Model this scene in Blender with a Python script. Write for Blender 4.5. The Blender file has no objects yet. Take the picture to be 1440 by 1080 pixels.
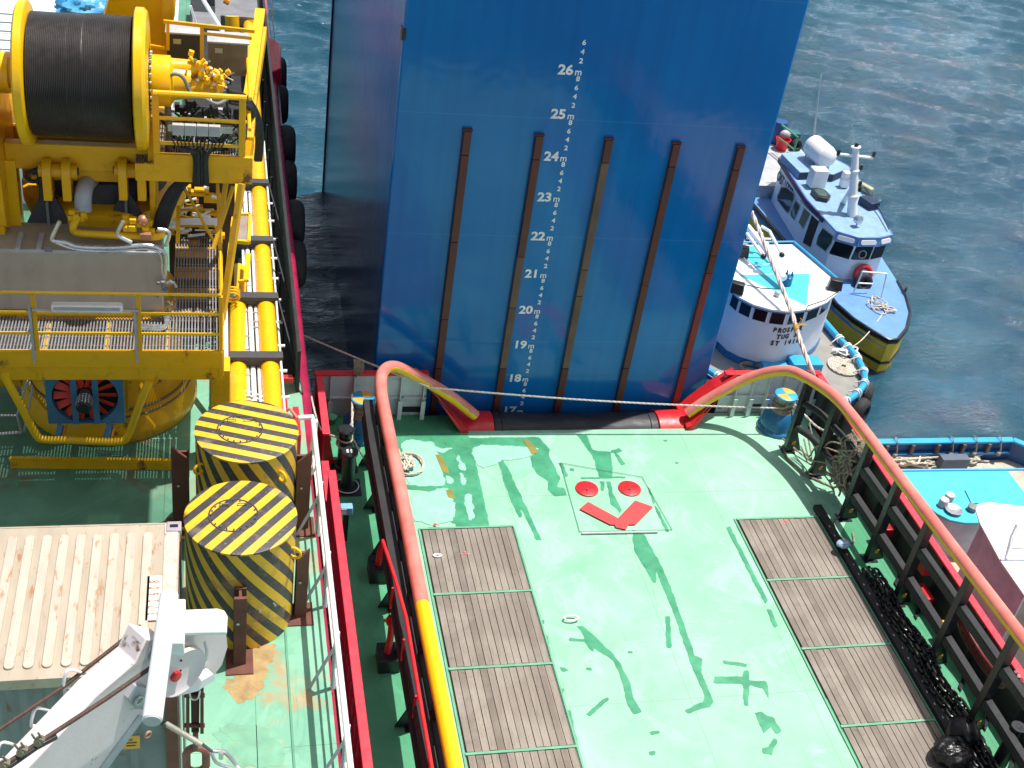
import bpy, bmesh, math, random
import numpy as np
from mathutils import Vector, Matrix, noise
random.seed(7)
R_ = math.radians
S = bpy.context.scene
COL = S.collection

# ------------------------------------------------------------------ camera
F_PX = 1743.0
CAMZ = 18.1
def _cam_axes():
    def d(px, py):
        return Vector((px - 720.0, 540.0 - py, -F_PX)).normalized()
    Z = -d(305, 3050)
    Y = d(295, -740); Y = (Y - Z * Y.dot(Z)).normalized()
    X = Y.cross(Z)
    return Matrix((X, Y, Z))
CR = _cam_axes()
cam_d = bpy.data.cameras.new('camera')
cam_d.sensor_width = 36.0
cam_d.lens = F_PX / 1440.0 * 36.0
cam_d.clip_start = 0.1
cam_d.clip_end = 6000
cam = bpy.data.objects.new('camera', cam_d)
COL.objects.link(cam)
cam.matrix_world = Matrix.Translation((0, 0, CAMZ)) @ CR.to_4x4()
S.camera = cam

def at(px, py, z=None, y=None, x=None):
    """point of the photograph's pixel on a chosen plane of the place"""
    r = CR @ Vector((px - 720.0, 540.0 - py, -F_PX))
    if z is not None: t = (z - CAMZ) / r.z
    elif y is not None: t = y / r.y
    else: t = x / r.x
    return Vector((0, 0, CAMZ)) + r * t

# ------------------------------------------------------------------ light
SUNV = Vector((0.285, 0.095, 1.0)).normalized()
w = bpy.data.worlds.new('World'); S.world = w; w.use_nodes = True
nt = w.node_tree
sky = nt.nodes.new('ShaderNodeTexSky'); sky.sky_type = 'NISHITA'; sky.sun_disc = False
sky.sun_elevation = math.asin(SUNV.z); sky.sun_rotation = math.atan2(SUNV.x, SUNV.y)
sky.dust_density = 3.5; sky.air_density = 1.0
bg = nt.nodes['Background']; bg.inputs['Strength'].default_value = 0.095
hs = nt.nodes.new('ShaderNodeHueSaturation'); hs.inputs['Saturation'].default_value = .62
nt.links.new(sky.outputs[0], hs.inputs['Color'])
# bright hazy band low in the sky
wtc = nt.nodes.new('ShaderNodeTexCoord'); wsp = nt.nodes.new('ShaderNodeSeparateXYZ'); nt.links.new(wtc.outputs['Generated'], wsp.inputs[0])
wmr = nt.nodes.new('ShaderNodeMapRange'); wmr.interpolation_type = 'SMOOTHSTEP'; nt.links.new(wsp.outputs[2], wmr.inputs[0])
wmr.inputs[1].default_value = .0; wmr.inputs[2].default_value = .42; wmr.inputs[3].default_value = 11.0; wmr.inputs[4].default_value = 0.
wmx = nt.nodes.new('ShaderNodeMix'); wmx.data_type = 'RGBA'; wmx.blend_type = 'ADD'; wmx.inputs[0].default_value = 1
wcm = nt.nodes.new('ShaderNodeVectorMath'); wcm.operation = 'SCALE'; wcm.inputs[0].default_value = (.60, .82, 1.0); nt.links.new(wmr.outputs[0], wcm.inputs['Scale'])
nt.links.new(hs.outputs[0], wmx.inputs[6]); nt.links.new(wcm.outputs[0], wmx.inputs[7]); nt.links.new(wmx.outputs[2], bg.inputs[0])
sun_d = bpy.data.lights.new('sun', 'SUN'); sun_d.energy = 5.0; sun_d.angle = R_(0.53); sun_d.color = (1.0, 0.96, 0.9)
sun = bpy.data.objects.new('sun', sun_d); COL.objects.link(sun)
sun.rotation_euler = SUNV.to_track_quat('Z', 'Y').to_euler(); sun.location = (10, 10, 60)
S.view_settings.view_transform = 'Standard'; S.view_settings.look = 'None'
S.view_settings.exposure = 0.2; S.view_settings.gamma = 1
S.cycles.max_bounces = 8; S.cycles.glossy_bounces = 4; S.cycles.diffuse_bounces = 3

# ------------------------------------------------------------------ materials
def nodes(m):
    m.use_nodes = True
    t = m.node_tree
    return t, t.nodes, t.links, t.nodes['Principled BSDF']
def mixc(N, L, fac, a, b, mode='MIX'):
    n = N.new('ShaderNodeMix'); n.data_type = 'RGBA'; n.blend_type = mode
    if isinstance(fac, (int, float)): n.inputs[0].default_value = fac
    else: L.new(fac, n.inputs[0])
    for k, v in ((6, a), (7, b)):
        if isinstance(v, tuple): n.inputs[k].default_value = (*v[:3], 1)
        else: L.new(v, n.inputs[k])
    return n.outputs[2]
def noi(N, L, vec, scale, detail=4, rough=.55, dist=0):
    n = N.new('ShaderNodeTexNoise'); n.inputs['Scale'].default_value = scale
    n.inputs['Detail'].default_value = detail; n.inputs['Roughness'].default_value = rough
    n.inputs['Distortion'].default_value = dist
    L.new(vec, n.inputs['Vector']); return n.outputs[0]
def ramp(N, L, f, a, b, c0=0., c1=1.):
    n = N.new('ShaderNodeMapRange'); L.new(f, n.inputs[0])
    n.inputs[1].default_value = a; n.inputs[2].default_value = b
    n.inputs[3].default_value = c0; n.inputs[4].default_value = c1
    return n.outputs[0]
def mth(N, L, op, a, b=None):
    n = N.new('ShaderNodeMath'); n.operation = op
    for k, v in ((0, a), (1, b)):
        if v is None: continue
        if isinstance(v, (int, float)): n.inputs[k].default_value = v
        else: L.new(v, n.inputs[k])
    return n.outputs[0]
def ocoord(N, L, sc=(1, 1, 1), rot=(0, 0, 0), kind='Object'):
    tc = N.new('ShaderNodeTexCoord'); mp = N.new('ShaderNodeMapping')
    mp.inputs['Scale'].default_value = sc; mp.inputs['Rotation'].default_value = rot
    L.new(tc.outputs[kind], mp.inputs[0]); return mp.outputs[0]
def bump(N, L, P, h, st, dist=.01):
    b = N.new('ShaderNodeBump'); b.inputs['Strength'].default_value = st; b.inputs['Distance'].default_value = dist
    L.new(h, b.inputs['Height']); L.new(b.outputs[0], P.inputs['Normal'])
_mc = {}
def mat(name, col, rough=.5, metal=0., var=.18, scale=2.5, rust=0., rustcol=(.16, .06, .025), dirt=.25,
        dirtcol=None, bmp=.15, coat=0., stretch=(1, 1, 1), bscale=40):
    if name in _mc: return _mc[name]
    m = bpy.data.materials.new(name); _mc[name] = m
    t, N, L, P = nodes(m)
    v = ocoord(N, L, stretch)
    n1 = noi(N, L, v, scale, 5)
    lo = tuple(c * (1 - var) for c in col); hi = tuple(min(1, c * (1 + var)) for c in col)
    c = mixc(N, L, ramp(N, L, n1, .3, .7), lo, hi)
    if dirt:
        dc = dirtcol or tuple(x * .45 + .012 for x in col)
        n2 = noi(N, L, v, scale * 2.7, 8, .7, .6)
        c = mixc(N, L, ramp(N, L, n2, .5, .75, 0, dirt), c, dc)
    if rust:
        n3 = noi(N, L, v, scale * 1.7, 10, .68, .3)
        c = mixc(N, L, ramp(N, L, n3, .62 - rust * .2, .70 - rust * .2), c, rustcol)
    L.new(c, P.inputs['Base Color'])
    P.inputs['Metallic'].default_value = metal
    n4 = noi(N, L, v, scale * 4, 4)
    L.new(ramp(N, L, n4, .3, .7, max(.03, rough - .1), min(1, rough + .12)), P.inputs['Roughness'])
    if coat: P.inputs['Coat Weight'].default_value = coat; P.inputs['Coat Roughness'].default_value = .08
    if bmp: bump(N, L, P, noi(N, L, v, bscale, 4), bmp)
    return m
YEL = mat('yellow_paint', (.80, .42, .004), .38, scale=1.2, var=.08, dirt=.35, dirtcol=(.32, .19, .02), rust=.12)
YELC = mat('yellow_clean', (.86, .50, .004), .34, scale=2, var=.05, dirt=.15)
YELP = mat('yellow_pipe_paint', (.85, .46, .006), .3, scale=3, var=.05, dirt=.2)
PINK = mat('faded_red_paint', (.70, .17, .14), .5, scale=1.5, var=.12, dirt=.2, dirtcol=(.45, .10, .06))
RED = mat('red_paint', (.62, .018, .025), .38, scale=1.5, var=.12, dirt=.3, dirtcol=(.25, .02, .02))
REDS = mat('dark_red_paint', (.36, .015, .03), .42, scale=1.2, var=.15, dirt=.4)
MAG = mat('magenta_red_hull', (.33, .012, .05), .3, scale=.8, var=.25, dirt=.4, dirtcol=(.05, .01, .03))
BLK = mat('black_steel', (.012, .014, .017), .35, scale=3, var=.4, dirt=.3, dirtcol=(.05, .05, .05))
BLKM = mat('black_matte', (.016, .017, .019), .65, scale=3, var=.4)
DGRY = mat('dark_grey', (.055, .056, .062), .6, scale=3)
GRY = mat('mid_grey', (.20, .20, .21), .55, scale=3)
LGRY = mat('light_grey', (.42, .43, .45), .5, scale=3)
WHT = mat('white_paint', (.80, .80, .80), .4, scale=2, var=.04, dirt=.18, dirtcol=(.5, .44, .38))
WHTG = mat('bulwark_inner_white', (.66, .68, .70), .5, scale=1.3, var=.08, dirt=.4, dirtcol=(.38, .38, .37), rust=.05)
PNKW = mat('crane_white', (.74, .65, .64), .45, scale=2.2, var=.05, dirt=.25, dirtcol=(.52, .42, .38), rust=.03)
STEEL = mat('galvanised_steel', (.42, .43, .44), .35, .75, scale=5)
GRATE = mat('grating_steel', (.30, .30, .32), .5, .4, scale=5)
RUST = mat('rusty_brown_steel', (.13, .045, .03), .75, scale=4, var=.35, rust=.25, dirt=.5, bmp=.4)
BRN = mat('brown_primer', (.14, .05, .035), .6, scale=2, var=.2, rust=.15)
CTOP = mat('container_top_paint', (.40, .345, .27), .7, scale=5, var=.12, dirt=.6, dirtcol=(.44, .31, .20), rust=.22, rustcol=(.34, .17, .09), stretch=(1, .25, 1))
CRIB = mat('container_rib_paint', (.47, .42, .35), .7, scale=6, var=.10, dirt=.55, dirtcol=(.52, .39, .28), rust=.26, rustcol=(.40, .22, .12), stretch=(1, .3, 1))
CSIDE = mat('container_side_paint', (.17, .19, .20), .6, scale=2, var=.2, rust=.18)
CONC = mat('weathered_box_grey', (.42, .37, .30), .75, scale=1.5, var=.12, dirt=.5, dirtcol=(.30, .25, .20), stretch=(1, 1, .3))
CBLU = mat('capstan_blue', (.02, .16, .36), .3, scale=2, dirt=.3)
SKYB = mat('bright_blue_paint', (.03, .36, .62), .4, scale=2, var=.1, dirt=.25)
CYAN = mat('cyan_paint', (.06, .50, .62), .5, scale=1.3, var=.1, dirt=.35, dirtcol=(.03, .36, .52))
DBLU = mat('deep_blue_paint', (.012, .07, .22), .45, scale=2)
NAVY = mat('navy_dark', (.008, .02, .06), .5)
LROOF = mat('launch_roof_paint', (.21, .35, .52), .55, scale=2, var=.1, dirt=.55, dirtcol=(.42, .52, .60), bscale=12)
LDECK = mat('launch_deck_blue', (.12, .27, .55), .55, scale=1.5, var=.1)
OCHRE = mat('ochre_hull', (.85, .56, .05), .5, scale=2, dirt=.3, dirtcol=(.22, .15, .03))
PURP = mat('purple_trim', (.05, .02, .09), .5)
GLS = mat('window_glass', (.008, .012, .016), .06, var=.5, dirt=0, bmp=0)
RUB = mat('tyre_rubber', (.018, .018, .02), .75, scale=5, var=.4, dirt=.4, dirtcol=(.07, .068, .065), bmp=.5)
ROPE = mat('pale_rope', (.62, .56, .46), .9, scale=12, var=.25, dirt=.3, bmp=.5, bscale=120)
ROPED = mat('old_rope', (.30, .26, .20), .9, scale=10, var=.35, dirt=.4, bmp=.5, bscale=120)
ROPEB = mat('brown_wire', (.07, .035, .025), .7, scale=20, var=.3)
WDK = mat('tug_deck_grey', (.26, .25, .23), .7, scale=2, var=.15, dirt=.4)
BUOY = mat('lifebuoy_red', (.55, .03, .04), .5)
GRNP = mat('green_paint', (.06, .30, .15), .45)
DGRN = mat('wet_dark_green', (.055, .29, .155), .35, scale=1.5, var=.25, dirt=.5, dirtcol=(.12, .34, .17), bmp=.05)
BAG = mat('garbage_bag_film', (.007, .007, .008), .36, var=.2, dirt=0, bmp=.0)
BRAS = mat('brass', (.55, .36, .1), .35, .8)
ORNG = mat('orange_fitting', (.62, .25, .02), .45)
SIGN = mat('warning_label_orange', (.65, .33, .03), .5, dirt=.3)
ALU = mat('aluminium', (.6, .61, .62), .3, .85)
CREAM = mat('liferaft_white', (.80, .80, .80), .4, var=.03, dirt=.1)
OLIV = mat('brown_grey_cabinet', (.20, .165, .11), .5, scale=3)
TARP = mat('blue_tarp', (.05, .32, .62), .4, scale=6, var=.3, dirt=.3, dirtcol=(.5, .7, .85))
LETW = mat('white_lettering', (.88, .88, .88), .5, dirt=.1, scale=8, bmp=0)
LETB = mat('black_lettering', (.015, .017, .025), .5, bmp=0)
LETN = mat('navy_lettering', (.01, .04, .09), .5, bmp=0)

def deck_mat(name, base, light, stain, rustc, rs=.62, seam=2.45):
    m = bpy.data.materials.new(name); t, N, L, P = nodes(m)
    v = ocoord(N, L)
    c = mixc(N, L, ramp(N, L, noi(N, L, v, .35, 5), .35, .65), base, light)
    c = mixc(N, L, ramp(N, L, noi(N, L, v, 1.4, 8, .65, .8), .48, .75, 0, .55), c, tuple(x * .82 for x in base))
    c = mixc(N, L, ramp(N, L, noi(N, L, v, .22, 6, .6, 1.2), .58, .70, 0, .55), c, stain)
    c = mixc(N, L, ramp(N, L, noi(N, L, v, .9, 9, .7, .4), rs, rs + .1, 0, .8), c, rustc)
    # scuffs and specks
    c = mixc(N, L, ramp(N, L, noi(N, L, v, 28, 3, .6), .66, .74, 0, .45), c, tuple(x * .5 for x in base))
    v2 = ocoord(N, L, (9, .5, 1), (0, 0, .05))
    c = mixc(N, L, ramp(N, L, noi(N, L, v2, 1.2, 6, .7), .60, .75, 0, .35), c, tuple(x * .62 for x in base))
    # plate weld seams
    sp = N.new('ShaderNodeSeparateXYZ'); L.new(v, sp.inputs[0])
    c = mixc(N, L, ramp(N, L, noi(N, L, v, .55, 7, .7, 1.5), .50, .62, 0, .5), c, tuple(min(1, x * 1.22) for x in light))
    c = mixc(N, L, ramp(N, L, noi(N, L, ocoord(N, L, (1, .25, 1), (0, 0, .4)), 2.2, 9, .75, 1), .60, .68, 0, .4), c, tuple(x * .6 for x in base))
    def line(o, step, off):
        f = mth(N, L, 'FRACT', mth(N, L, 'DIVIDE', mth(N, L, 'ADD', o, off), step))
        return mth(N, L, 'LESS_THAN', f, .012 / step * 1.2)
    s = mth(N, L, 'MAXIMUM', line(sp.outputs[0], seam, 100.3), line(sp.outputs[1], 6.1, 100.9))
    c = mixc(N, L, mth(N, L, 'MULTIPLY', s, .5), c, tuple(x * .45 for x in base))
    L.new(c, P.inputs['Base Color'])
    L.new(ramp(N, L, noi(N, L, v, 1.1, 6), .35, .65, .38, .68), P.inputs['Roughness'])
    h = mth(N, L, 'ADD', noi(N, L, v, 60, 3), mth(N, L, 'MULTIPLY', s, 2.0))
    bump(N, L, P, h, .25, .004)
    return m
DECK = deck_mat('mint_deck_paint', (.21, .48, .31), (.30, .58, .41), (.29, .60, .52), (.36, .46, .24))
DECK2 = deck_mat('worn_green_deck_paint', (.14, .37, .25), (.22, .44, .31), (.32, .36, .20), (.46, .24, .10), .52, 3.1)

def wood_mat():
    m = bpy.data.materials.new('weathered_timber'); t, N, L, P = nodes(m)
    v = ocoord(N, L, (1, 1, 1), kind='Object')
    sp = N.new('ShaderNodeSeparateXYZ'); L.new(v, sp.inputs[0])
    fl = mth(N, L, 'FLOOR', mth(N, L, 'DIVIDE', mth(N, L, 'ADD', sp.outputs[0], 1.0), 1.98 / 14))
    wn = N.new('ShaderNodeTexWhiteNoise'); wn.noise_dimensions = '1D'; L.new(fl, wn.inputs['W'])
    c = mixc(N, L, wn.outputs[0], (.175, .145, .12), (.33, .285, .24))
    oi = N.new('ShaderNodeObjectInfo'); c = mixc(N, L, ramp(N, L, oi.outputs['Random'], 0, 1, 0, .5), c, (.20, .175, .15)); c = mixc(N, L, ramp(N, L, noi(N, L, v, 3.5, 8, .75, 2), .60, .66, 0, .55), c, (.07, .055, .045))
    v2 = ocoord(N, L, (30, 1.2, 1))
    c = mixc(N, L, ramp(N, L, noi(N, L, v2, 1.5, 7, .7), .42, .7, 0, .6), c, (.11, .085, .065))
    c = mixc(N, L, ramp(N, L, noi(N, L, v, .7, 4, .6, .5), .45, .7, 0, .45), c, (.42, .38, .33))
    c = mixc(N, L, ramp(N, L, noi(N, L, v, 1.3, 6, .7, 1), .60, .75, 0, .7), c, (.10, .075, .055))
    L.new(c, P.inputs['Base Color']); P.inputs['Roughness'].default_value = .85
    bump(N, L, P, noi(N, L, v2, 3, 6), .5, .006)
    return m
WOOD = wood_mat()

def hull_blue():
    m = bpy.data.materials.new('column_blue_paint'); t, N, L, P = nodes(m)
    v = ocoord(N, L)
    c = mixc(N, L, ramp(N, L, noi(N, L, v, .25, 4), .3, .7), (.003, .125, .42), (.006, .17, .50))
    v2 = ocoord(N, L, (3, 3, .06))
    c = mixc(N, L, ramp(N, L, noi(N, L, v2, 1.5, 6, .6), .45, .8, 0, .35), c, (.004, .07, .25))
    c = mixc(N, L, ramp(N, L, noi(N, L, v, 6, 8, .7, .5), .66, .75, 0, .3), c, (.02, .11, .28))
    sp = N.new('ShaderNodeSeparateXYZ'); L.new(v, sp.inputs[0])
    f = mth(N, L, 'FRACT', mth(N, L, 'DIVIDE', mth(N, L, 'ADD', sp.outputs[2], 50.3), 2.9))
    ln = mth(N, L, 'LESS_THAN', f, .008)
    c = mixc(N, L, mth(N, L, 'MULTIPLY', ln, .4), c, (.05, .22, .5))
    L.new(c, P.inputs['Base Color'])
    P.inputs['Roughness'].default_value = .11
    P.inputs['Specular IOR Level'].default_value = .42
    v3 = ocoord(N, L, (1, 7, .05))
    wv_ = ocoord(N, L, (1, 1, 1))
    f2 = mth(N, L, 'FRACT', mth(N, L, 'DIVIDE', mth(N, L, 'ADD', sp.outputs[0], 50.9), 3.1))
    ln2 = mth(N, L, 'LESS_THAN', f2, .006)
    bk = mth(N, L, 'MULTIPLY', noi(N, L, wv_, 1.1, 2), 2.2)
    h = mth(N, L, 'ADD', mth(N, L, 'ADD', noi(N, L, v3, 2.5, 5, .6), bk), mth(N, L, 'MULTIPLY', mth(N, L, 'MAXIMUM', ln, ln2), .6))
    bump(N, L, P, h, .16, .03)
    return m
HBLUE = hull_blue()

def water_mat():
    m = bpy.data.materials.new('sea_water'); t, N, L, P = nodes(m)
    v = ocoord(N, L)
    c = mixc(N, L, ramp(N, L, noi(N, L, v, .035, 3), .35, .65), (.003, .046, .082), (.005, .064, .102))
    L.new(c, P.inputs['Base Color'])
    P.inputs['Roughness'].default_value = .04; P.inputs['IOR'].default_value = 1.42
    va = ocoord(N, L, (.6, 1.5, 1), (0, 0, R_(16)))
    vb = ocoord(N, L, (.8, 2.2, 1), (0, 0, R_(24)))
    h = mth(N, L, 'ADD', noi(N, L, va, 2.4, 5, .6, .3), mth(N, L, 'MULTIPLY', noi(N, L, vb, 7, 4, .6, .2), .3))
    bump(N, L, P, h, .9, .11)
    return m
WATER = water_mat()

def stripes_mat(name, lid, ang, flip=1):
    m = bpy.data.materials.new(name); t, N, L, P = nodes(m)
    v = ocoord(N, L); sp = N.new('ShaderNodeSeparateXYZ'); L.new(v, sp.inputs[0])
    if lid:
        a = mth(N, L, 'ADD', mth(N, L, 'MULTIPLY', sp.outputs[0], math.sin(ang)), mth(N, L, 'MULTIPLY', sp.outputs[1], math.cos(ang)))
        per = .235
    else:
        th = mth(N, L, 'ARCTAN2', sp.outputs[0], mth(N, L, 'MULTIPLY', sp.outputs[1], -1))
        a = mth(N, L, 'ADD', mth(N, L, 'MULTIPLY', th, .75 * .87 * flip), mth(N, L, 'MULTIPLY', sp.outputs[2], .5))
        per = .255
    f = mth(N, L, 'FRACT', mth(N, L, 'ADD', mth(N, L, 'DIVIDE', a, per), 50))
    k = mth(N, L, 'LESS_THAN', f, .5)
    c = mixc(N, L, k, (.82, .47, .02), (.05, .045, .05))
    c = mixc(N, L, ramp(N, L, noi(N, L, v, 6, 8, .7), .54, .7, 0, .6), c, (.22, .18, .13))
    c = mixc(N, L, ramp(N, L, noi(N, L, v, 17, 6, .7), .62, .70, 0, .8), c, (.40, .34, .24))
    c = mixc(N, L, ramp(N, L, noi(N, L, v, 1.6, 5, .6), .56, .68, 0, .6), c, (.30, .14, .06) if not lid else (.26, .22, .16))
    L.new(c, P.inputs['Base Color']); P.inputs['Roughness'].default_value = .5
    bump(N, L, P, noi(N, L, v, 20, 3), .15, .01)
    return m

# ------------------------------------------------------------------ mesh helpers
V = Vector
WL = {}
def frame(d):
    d = V(d).normalized()
    u = d.cross(V((0, 0, 1)))
    if u.length < 1e-4: u = d.cross(V((1, 0, 0)))
    u.normalize(); return u, d.cross(u).normalized()
class MB:
    def __init__(s): s.v = []; s.f = []; s.st = []
    def add(s, vs, fs):
        s.st.append((len(s.v), len(s.f))); o = len(s.v); s.v += [tuple(p) for p in vs]; s.f += [tuple(i + o for i in f) for f in fs]; return s
    def box(s, c, size, rot=None, taper=None):
        hx, hy, hz = [k / 2 for k in size]; c = V(c); vs = []
        for z in (-hz, hz):
            k = 1 if not taper or z < 0 else taper
            for x, y in ((-hx, -hy), (hx, -hy), (hx, hy), (-hx, hy)):
                p = V((x * k, y * k, z))
                if rot is not None: p = rot @ p
                vs.append(c + p)
        return s.add(vs, [(3, 2, 1, 0), (4, 5, 6, 7), (0, 1, 5, 4), (1, 2, 6, 5), (2, 3, 7, 6), (3, 0, 4, 7)])
    def b2(s, a, b): # box from min/max corners
        return s.box([(a[i] + b[i]) / 2 for i in range(3)], [abs(b[i] - a[i]) for i in range(3)])
    def bar(s, p0, p1, wd, ht, up=(0, 0, 1)):
        p0 = V(p0); p1 = V(p1); d = (p1 - p0); ln = d.length; d.normalize()
        u = d.cross(V(up))
        if u.length < 1e-4: u = d.cross(V((0, 1, 0)))
        u.normalize(); n = u.cross(d)
        return s.box((p0 + p1) / 2, (wd, ln, ht), Matrix((u, d, n)).transposed())
    def cyl(s, p0, p1, r0, r1=None, n=20, cap=True):
        r1 = r0 if r1 is None else r1; p0 = V(p0); p1 = V(p1); u, w_ = frame(p1 - p0)
        vs = []
        for p, r in ((p0, r0), (p1, r1)):
            for i in range(n):
                a = 2 * math.pi * i / n; vs.append(p + (u * math.cos(a) + w_ * math.sin(a)) * r)
        fs = [(i, (i + 1) % n, n + (i + 1) % n, n + i) for i in range(n)]
        if cap: fs += [tuple(range(n - 1, -1, -1)), tuple(range(n, 2 * n))]
        return s.add(vs, fs)
    def tube(s, pts, r, n=8, closed=False, cap=True):
        pts = [V(p) for p in pts]; k = len(pts)
        rr = r if isinstance(r, (list, tuple)) else [r] * k
        tang = []
        for i in range(k):
            a = pts[(i - 1) % k] if (closed or i > 0) else pts[i]
            b = pts[(i + 1) % k] if (closed or i < k - 1) else pts[i]
            d = b - a
            tang.append(d.normalized() if d.length > 1e-9 else V((0, 0, 1)))
        u, w_ = frame(tang[0]); vs = []
        for i in range(k):
            u = (u - tang[i] * u.dot(tang[i]))
            if u.length < 1e-6: u, _ = frame(tang[i])
            u.normalize(); w_ = tang[i].cross(u)
            for j in range(n):
                a = 2 * math.pi * j / n; vs.append(pts[i] + (u * math.cos(a) + w_ * math.sin(a)) * rr[i])
        fs = []
        for i in range(k if closed else k - 1):
            i2 = (i + 1) % k
            for j in range(n): fs.append((i * n + j, i * n + (j + 1) % n, i2 * n + (j + 1) % n, i2 * n + j))
        if cap and not closed: fs += [tuple(range(n - 1, -1, -1)), tuple(range((k - 1) * n, k * n))]
        return s.add(vs, fs)
    def prism(s, poly, z0, z1):
        n = len(poly); vs = [(p[0], p[1], z0) for p in poly] + [(p[0], p[1], z1) for p in poly]
        ar = sum(poly[i][0] * poly[(i + 1) % n][1] - poly[(i + 1) % n][0] * poly[i][1] for i in range(n))
        if ar < 0: vs = [(p[0], p[1], z0) for p in poly[::-1]] + [(p[0], p[1], z1) for p in poly[::-1]]
        return s.add(vs, [tuple(range(n - 1, -1, -1)), tuple(range(n, 2 * n))] + [(i, (i + 1) % n, n + (i + 1) % n, n + i) for i in range(n)])
    def ext(s, pts, vec):
        pts = [V(p) for p in pts]; n = len(pts); vec = V(vec)
        nn = V((0, 0, 0))
        for i in range(n): nn += (pts[i] - pts[0]).cross(pts[(i + 1) % n] - pts[0])
        if nn.dot(vec) < 0: pts = pts[::-1]
        return s.add(pts + [p + vec for p in pts], [tuple(range(n - 1, -1, -1)), tuple(range(n, 2 * n))] + [(i, (i + 1) % n, n + (i + 1) % n, n + i) for i in range(n)])
    def lathe(s, prof, c, axis=(0, 0, 1), n=28):
        c = V(c); ax = V(axis).normalized(); u, w_ = frame(ax); vs = []
        for r, h in prof:
            for i in range(n):
                a = 2 * math.pi * i / n; vs.append(c + ax * h + (u * math.cos(a) + w_ * math.sin(a)) * max(r, 1e-4))
        fs = []
        for k in range(len(prof) - 1):
            for i in range(n): fs.append((k * n + i, k * n + (i + 1) % n, (k + 1) * n + (i + 1) % n, (k + 1) * n + i))
        fs += [tuple(range(n - 1, -1, -1)), tuple(range((len(prof) - 1) * n, len(prof) * n))]
        return s.add(vs, fs)
    def torus(s, c, axis, R, r, n=28, m=10, sq=1.):
        c = V(c); ax = V(axis).normalized(); u, w_ = frame(ax); vs = []; fs = []
        for i in range(n):
            a = 2 * math.pi * i / n; d = u * math.cos(a) + w_ * math.sin(a)
            for j in range(m):
                b = 2 * math.pi * j / m; vs.append(c + d * (R + r * math.cos(b)) + ax * r * sq * math.sin(b))
        for i in range(n):
            for j in range(m): fs.append((i * m + j, ((i + 1) % n) * m + j, ((i + 1) % n) * m + (j + 1) % m, i * m + (j + 1) % m))
        return s.add(vs, fs)
    def sphere(s, c, r, n=16, m=10, sc=(1, 1, 1), fn=None):
        c = V(c); vs = []; fs = []
        for j in range(m + 1):
            t_ = math.pi * j / m
            for i in range(n):
                a = 2 * math.pi * i / n; d = V((math.sin(t_) * math.cos(a), math.sin(t_) * math.sin(a), math.cos(t_)))
                k = fn(d) if fn else 1
                vs.append(c + V((d.x * sc[0], d.y * sc[1], d.z * sc[2])) * r * k)
        for j in range(m):
            for i in range(n): fs.append((j * n + i, (j + 1) * n + i, (j + 1) * n + (i + 1) % n, j * n + (i + 1) % n))
        return s.add(vs, fs)
    def rope(s, pts, r, n=5):
        """three twisted strands"""
        pts = resample(pts, r * 1.9); k = len(pts); tang = []
        for i in range(k): tang.append((pts[min(i + 1, k - 1)] - pts[max(i - 1, 0)]).normalized())
        u, _ = frame(tang[0]); fr = []
        for i in range(k):
            u = (u - tang[i] * u.dot(tang[i])).normalized(); fr.append((u.copy(), tang[i].cross(u)))
        for q in range(3):
            st = [pts[i] + (fr[i][0] * math.cos(i * .75 + q * 2.094) + fr[i][1] * math.sin(i * .75 + q * 2.094)) * r * .5 for i in range(k)]
            s.tube(st, r * .56, n)
        return s
    def objs(s, name, m, parent=None, bevel=0., smooth=False):
        """one object for each shape added"""
        st = s.st + [(len(s.v), len(s.f))]
        for (v0, f0), (v1, f1) in zip(st[:-1], st[1:]):
            q = MB(); q.v = s.v[v0:v1]; q.f = [tuple(i - v0 for i in f) for f in s.f[f0:f1]]; q.obj(name, m, parent, bevel, smooth)
    def obj(s, name, m, parent=None, bevel=0., smooth=True, origin=None, seg=2):
        if origin is None:
            xs = [p[0] for p in s.v]; ys = [p[1] for p in s.v]; zs = [p[2] for p in s.v]
            origin = V(((min(xs) + max(xs)) / 2, (min(ys) + max(ys)) / 2, min(zs)))
        origin = V(origin)
        me = bpy.data.meshes.new(name)
        me.from_pydata([(p[0] - origin.x, p[1] - origin.y, p[2] - origin.z) for p in s.v], [], s.f); me.update()
        if smooth:
            me.shade_smooth(); me.set_sharp_from_angle(angle=R_(38))
        o = bpy.data.objects.new(name, me); COL.objects.link(o); me.materials.append(m)
        link(o, parent, origin)
        if bevel:
            b = o.modifiers.new('bevel', 'BEVEL'); b.width = bevel; b.segments = seg; b.limit_method = 'ANGLE'; b.angle_limit = R_(40)
        return o
def link(o, parent, origin):
    o.location = V(origin) - (WL[parent.name] if parent else V((0, 0, 0)))
    if parent: o.parent = parent
    WL[o.name] = V(origin)
def resample(pts, step):
    pts = [V(p) for p in pts]; out = [pts[0]]; acc = 0.
    for a, b in zip(pts, pts[1:]):
        L_ = (b - a).length; d = step - acc
        while d <= L_:
            out.append(a.lerp(b, d / L_)); d += step
        acc = L_ - (d - step)
    if (out[-1] - pts[-1]).length > step * .3: out.append(pts[-1])
    return out
def spline(pts, k=8, closed=False):
    P = [V(p) for p in pts]; n = len(P); out = []
    rng = range(n if closed else n - 1)
    for i in rng:
        p0 = P[(i - 1) % n] if (closed or i > 0) else P[0] * 2 - P[1]
        p1 = P[i]; p2 = P[(i + 1) % n]
        p3 = P[(i + 2) % n] if (closed or i < n - 2) else P[-1] * 2 - P[-2]
        for j in range(k):
            t = j / k
            out.append(.5 * ((2 * p1) + (p2 - p0) * t + (2 * p0 - 5 * p1 + 4 * p2 - p3) * t * t + (3 * p1 - p0 - 3 * p2 + p3) * t ** 3))
    if not closed: out.append(P[-1])
    return out
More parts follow.
